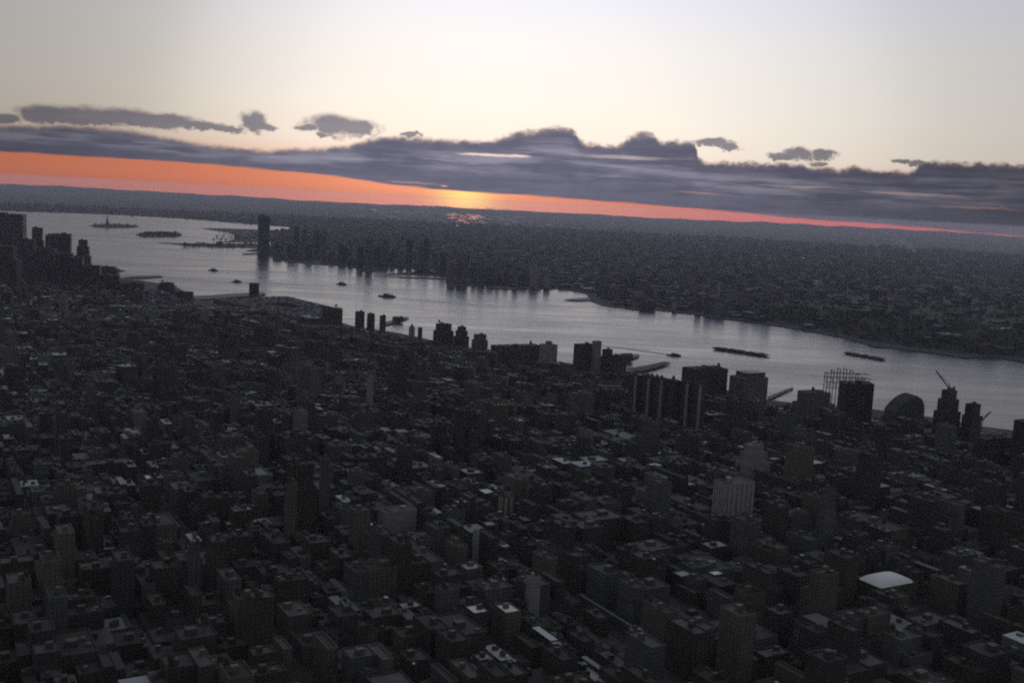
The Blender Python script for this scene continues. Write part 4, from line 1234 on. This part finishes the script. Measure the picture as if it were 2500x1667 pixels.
prism_thing('pier', 'small pier stub at the foot of the tallest skyscraper', 'pier', [(590, 620), (628, 619), (630, 621.5), (596, 622)], 3.5, M_DARK, FARPIERS, piles=False)
prism_thing('pier', 'low pier with a hump at the bend of the far bank', 'pier', [(1385, 732), (1440, 728), (1442, 735), (1412, 736), (1376, 734)], 3.5, M_DARK, FARPIERS, piles=False)
prism_thing('pier', 'thin dark pier along the foot of the tower cluster', 'pier', [(1170, 703), (1230, 703.5), (1262, 706.5), (1258, 708), (1225, 706)], 3.5, M_DARK, FARPIERS, piles=False)

rn = random.Random(11)
mn = Mass()
cand = []
while len(cand) < 26000:
    az = rad(rn.uniform(-27.5, 28.5)); dd = rn.uniform(2600, 14500)
    cand.append((dd * math.sin(az), dd * math.cos(az), dd))
cx = np.array([c[0] for c in cand]); cyy = np.array([c[1] for c in cand])
okn = inside(nj_poly, cx, cyy)
for ang in range(0, 360, 90): okn &= inside(nj_poly, cx + 45 * math.cos(rad(ang)), cyy + 45 * math.sin(rad(ang)))
for (x, y, dd), k in zip(cand, okn):
    if not k: continue
    px, py = project((x, y, 0))
    if px < 664 and 556 < py < 612: continue
    if rn.random() < .06: w, d, H = rn.uniform(35, 90), rn.uniform(25, 60), rn.uniform(8, 14)
    elif rn.random() < .10: w, d, H = rn.uniform(16, 40), rn.uniform(14, 24), rn.uniform(18, 42)
    else: w, d, H = rn.uniform(9, 40), rn.uniform(9, 24), rn.uniform(7, 15)
    z = nj_z(x, y)
    if px > 1880 and py > 740 and rn.random() < .75: continue
    mn.box(x, y, w, d, 0.35 if rn.random() < .7 else -0.2, z - 3, z + H)
tag(mn.build('far_city_buildings', M_MASS), 'mass of low buildings spread over the far bank', 'city', kind='stuff')

# trees: leaf clumps on the ridge, the islands and the shore park
def tree_mass(name, label, spots, seed):
    rt = random.Random(seed); v, f = [], []
    for x, y, z, r, n in spots:
        for _ in range(n):
            th, ph = rt.uniform(0, 6.283), rt.uniform(-.4, 1.4)
            rr = r * rt.uniform(.45, 1.0)
            c = Vector((x + rr * math.cos(th) * math.cos(ph), y + rr * math.sin(th) * math.cos(ph), z + r * .8 + rr * .7 * math.sin(ph)))
            a = Vector((rt.gauss(0, 1), rt.gauss(0, 1), rt.gauss(0, 1))).normalized(); b = a.orthogonal().normalized()
            s = r * rt.uniform(.25, .5); k = len(v)
            v.extend([tuple(c + a * s), tuple(c + b * s), tuple(c - a * s), tuple(c - b * s)])
            f.append((k, k + 1, k + 2, k + 3))
        k = len(v)
        v.extend([(x - .5, y, z - 1), (x + .5, y, z - 1), (x, y + .7, z + r * .9)]); f.append((k, k + 1, k + 2))
    return tag(mesh_ob(name, v, f, M_TREE), label, 'trees', kind='stuff')
sp = []
for row in ridge_rows:
    for _ in range(26):
        j = rn.choice((0, 1, 1, 2, 2, 3, 4, 5)); k = rn.random()
        A, B = Vector(row[j]), Vector(row[j + 1]); p = A.lerp(B, k)
        t_ = Vector((-p.y, p.x, 0)).normalized() * rn.uniform(-60, 60)
        q_ = p + t_
        sp.append((q_.x, q_.y, nj_z(q_.x, q_.y), rn.uniform(5, 9), 14))
tree_mass('ridge_woods', 'dark woods covering the ridge on the far bank', sp, 2)
sp = []
for (xa, xb, ya, yb, n) in ((226, 334, 549, 556, 60), (340, 440, 568, 578, 120), (440, 640, 596.5, 604, 110), (520, 640, 564, 590, 120), (664, 760, 566, 590, 60)):
    for _ in range(n):
        p = ground(rn.uniform(xa, xb), rn.uniform(ya, yb), 3.0); sp.append((p.x, p.y, 2.8, rn.uniform(5, 9), 10))
tree_mass('island_trees', 'dark trees on the harbour islands and the shore park', sp, 3)
# island buildings
for x0, x1, yt, yb, lab in [(352, 392, 566, 573, 'long dark hall on the nearer harbour island'), (398, 432, 566.5, 574, 'second dark hall on the nearer harbour island, towards the far bank'), (528, 545, 590, 600, 'dark domed terminal on the low park peninsula')]:
    landmark('island_hall', lab, 'hall', x0, x1, yt, yb, 0.4, 'brown brick', 'dark grey', 0.1, 'bulkhead', 1, 'halls around the harbour', clear=False)
# a statue on a tall pedestal on the outer island, kept plain
p = ground(262, 552, 3.0)
root = empty('island_statue', (p.x, p.y, 3.0))
mb_ = MB(); mb_.lathe([(34, 0), (34, 8), (22, 9), (20, 18)], 8); mb_.build('plinth', M_PAVE, root)
mb_ = MB(); mb_.lathe([(11, 18), (9, 30), (10, 31), (8.5, 44), (9.5, 46)], 4); mb_.build('pedestal', M_PAVE, root)
mb_ = MB(); mb_.lathe([(5.5, 46), (5.2, 56), (4.4, 64), (4.8, 72), (3.2, 76), (1.6, 77.5), (2.3, 80), (2.0, 83), (.6, 85)], 12); mb_.build('figure', M_TINT, root).color = (0.10, 0.15, 0.13, 1)
tag(root, 'small standing statue on a pedestal on the outer harbour island', 'statue')

# ---------------------------------------------------------------- vessels
def wake(px0, py0, px1, py1, label, w=3.0):
    A, B = ground(px0, py0, 0), ground(px1, py1, 0)
    d = (B - A).normalized(); n = Vector((-d.y, d.x, 0)); v, f = [], []
    L = (B - A).length; k = int(L / 18) + 2
    for s in (-1, 1):
        base = len(v)
        for i in range(k):
            t_ = i / (k - 1); c = A + d * L * t_ + n * s * (2.0 + t_ * 0.035 * L); ww = w * (1 - .5 * t_)
            hgt = 0.9 * (1 - .6 * t_)
            v += [tuple(c - n * ww + Vector((0, 0, .02))), tuple(c + Vector((0, 0, hgt))), tuple(c + n * ww + Vector((0, 0, .02)))]
        for i in range(k - 1):
            q_ = base + i * 3
            f += [(q_, q_ + 1, q_ + 4, q_ + 3), (q_ + 1, q_ + 2, q_ + 5, q_ + 4)]
    tag(mesh_ob('wake', v, f, M_WATER, smooth=True), label, 'wake', kind='stuff')

def boat(label, px, py, L, ang, cabin=0.5, name='ferry', hull=(0.05, 0.05, 0.055)):
    p = ground(px, py, 0)
    root = empty(name, (p.x, p.y, 0), ang)
    W = L * .26
    ring = [(-L / 2, -W / 2), (L * .2, -W / 2), (L * .42, -W * .28), (L / 2, 0), (L * .42, W * .28), (L * .2, W / 2), (-L / 2, W / 2)]
    mb_ = MB(); low_ = [(x * .94, y * .8) for x, y in ring]
    for i in range(len(ring)):
        j = (i + 1) % len(ring); mb_.quad((*low_[i], -.6), (*low_[j], -.6), (*ring[j], L * .07), (*ring[i], L * .07))
    mb_.poly([(*q_, L * .07) for q_ in ring]); mb_.build('hull', M_TINT, root).color = rgba(hull)
    mb_ = MB(); mb_.box(-L * .36, L * .2, -W * .40, W * .40, L * .07 + .01, L * .07 + L * .09 * cabin * 2); mb_.build('cabin', M_TINT, root).color = (0.13, 0.13, 0.135, 1)
    mb_ = MB(); mb_.box(-L * .1, L * .14, -W * .28, W * .28, L * .07 + L * .09 * cabin * 2 + .01, L * .07 + L * .16 * cabin * 2); mb_.build('bridge', M_TINT, root).color = (0.10, 0.10, 0.11, 1)
    mb_ = MB(); mb_.lathe([(W * .09, L * .07 + .02), (W * .08, L * .3 * cabin * 2)], 8, -L * .2, 0); mb_.build('funnel', M_DARK, root)
    tag(root, label, 'boat', 'boats on the river')
    return root
boat('small dark ferry farthest out in the harbour mouth', 520, 661, 42, math.pi * .97)
boat('small dark ferry just above the vent tower', 577, 689, 40, math.pi * .97)
boat('small dark boat in mid-river off the far bank towers', 833, 695, 44, math.pi * .9)
boat('longer dark boat in mid-river trailing a thin wake', 944, 725, 62, math.pi * .93, 0.35)
boat('small dark boat off the long grey pier', 1645, 868, 34, math.pi * .95, 0.35)
wake(530, 661.5, 720, 665, 'faint wake behind the ferry in the harbour mouth', 4)
wake(587, 690, 800, 697, 'faint wake behind the ferry above the vent tower', 4)
wake(845, 695.5, 960, 700, 'faint wake behind the boat off the far bank towers', 4)
wake(958, 727, 1200, 748, 'thin wake behind the longer dark boat', 3.5)
wake(1636, 866, 1430, 838, 'pale wake line across the river off the long grey pier', 2.5)

def barge(label, xa, ya, xb, yb, w, bumps):
    A, B = ground(xa, ya, 0), ground(xb, yb, 0); d = B - A; L = d.length
    root = empty('barge', ((A.x + B.x) / 2, (A.y + B.y) / 2, 0), math.atan2(d.y, d.x))
    mb_ = MB(); rake = w * .7
    ring = [(-L / 2, -w / 2), (L / 2, -w / 2), (L / 2, w / 2), (-L / 2, w / 2)]; lo = [(x - math.copysign(rake, x), y * .95) for x, y in ring]
    for i in range(4):
        j = (i + 1) % 4; mb_.quad((*lo[i], -.6), (*lo[j], -.6), (*ring[j], 4.0), (*ring[i], 4.0))
    mb_.poly([(*q_, 4.0) for q_ in ring]); mb_.build('hull', M_TINT, root).color = (0.04, 0.04, 0.043, 1)
    rb2 = random.Random(label)
    for i in range(bumps):
        x = -L * .46 + L * .92 * (i + .5) / bumps; wl = L * .92 / bumps * .42; hh = rb2.uniform(0.8, 2.6)
        mb_ = MB(); mb_.box(x - wl, x + wl, -w * .38, w * .38, 4.01, 4.0 + hh); mb_.build('cargo', M_TINT, root).color = (0.06, 0.055, 0.05, 1)
    tag(root, label, 'barge', 'long barges in mid-river')
barge('long dark loaded barge in mid-river off the factory blocks', 1741, 851, 1877, 871, 22, 14)
barge('shorter dark barge in mid-river above the black block', 2063, 863, 2160, 880, 16, 9)

# lit windows and lamps that already glow in the dark streets
mt, q, b = new_mat('lit_window')
b.inputs['Base Color'].default_value = (0.1, 0.08, 0.05, 1)
b.inputs['Emission Color'].default_value = (1.0, 0.62, 0.20, 1); b.inputs['Emission Strength'].default_value = 0.14
def lamp(px, py, label, dh=0.0, s=1.0):
    h = bvh.ray_cast(CAM, ray(px, py).normalized())
    p = h[0] - ray(px, py).normalized() * 4 if h[0] is not None else ground(px, py, 10)
    base = 2.0
    root = empty('lit_street_lamp', (p.x, p.y, base))
    mb_ = MB(); mb_.lathe([(.25, 0), (.14, max(p.z - base, 6))], 6); mb_.build('post', M_DARK, root)
    mb_ = MB(); z = max(p.z - base, 6); mb_.lathe([(.2, z), (.9 * s, z + .4), (.9 * s, z + 1.1), (.2, z + 1.4)], 8); mb_.build('lamp_head', mt, root)
    tag(root, label, 'lamp', 'lit lamps in the dark streets')
for i in range(6): lamp(1208 + i * 8.5, 989 - i * .4, f'{ORD[i]} from left of six tiny yellow lamps in a row by the flat tan block')
for px, py, lab in [(978, 1013, 'single warm lamp below the slender tan tower'), (994, 998, 'single warm lamp between the slender tan tower and the broad brown one'), (385, 1142, 'tiny yellow lamp in the dark city beside the small white roof'), (1010, 1621, 'orange lamp near the bottom edge of the city'),
                    (1851, 979, 'greenish yellow lamp at the foot of the grey terraced factory'), (1597, 1366, 'tiny yellow lamp above the avenue line'), (492, 738, 'yellow lamp on the shore beside the vent pier')]:
    lamp(px, py, lab)

# smoke from a far chimney
mt, q, b = new_mat('smoke')
nt = mt.node_tree; nt.nodes.remove(b)
pvn = q.new('ShaderNodeVolumePrincipled'); pvn.inputs['Color'].default_value = (0.85, 0.83, 0.83, 1); pvn.inputs['Density'].default_value = 0.05; pvn.inputs['Anisotropy'].default_value = 0.3
nt.links.new(pvn.outputs[0], nt.nodes['Material Output'].inputs['Volume'])
bmh = bmesh.new()
for t_, r in ((0, 16), (.35, 26), (.7, 34), (1.0, 30)):
    p0 = ground(2232, 622, 60); d = math.hypot(p0.x, p0.y)
    px, py = 2232 - 32 * t_, 612 - 19 * t_
    v_ = ray(px, py); k = d / math.hypot(v_.x, v_.y); c = CAM + v_ * k
    bmesh.ops.create_icosphere(bmh, subdivisions=2, radius=r, matrix=Matrix.Translation(c) @ Matrix.Diagonal((1.5, 1.0, .7, 1)))
me = bpy.data.meshes.new('smoke'); bmh.to_mesh(me); bmh.free(); me.materials.append(mt)
o = bpy.data.objects.new('smoke', me); col.objects.link(o); tag(o, 'pale smoke plume drifting over the far land', 'smoke', kind='stuff')

# ---------------------------------------------------------------- haze
mt, q, b = new_mat('haze')
nt = mt.node_tree; nt.nodes.remove(b)
hz = q.new('ShaderNodeVolumePrincipled')
hz.inputs['Color'].default_value = (0.80, 0.82, 1.0, 1)
hz.inputs['Density'].default_value = 3.0e-5
hz.inputs['Anisotropy'].default_value = 0.5
nt.links.new(hz.outputs[0], nt.nodes['Material Output'].inputs['Volume'])
mb_ = MB(); mb_.box(-33600, 33600, -33600, 33600, -5.0, 352.0, True)
tag(mb_.build('haze', mt), kind='stuff')
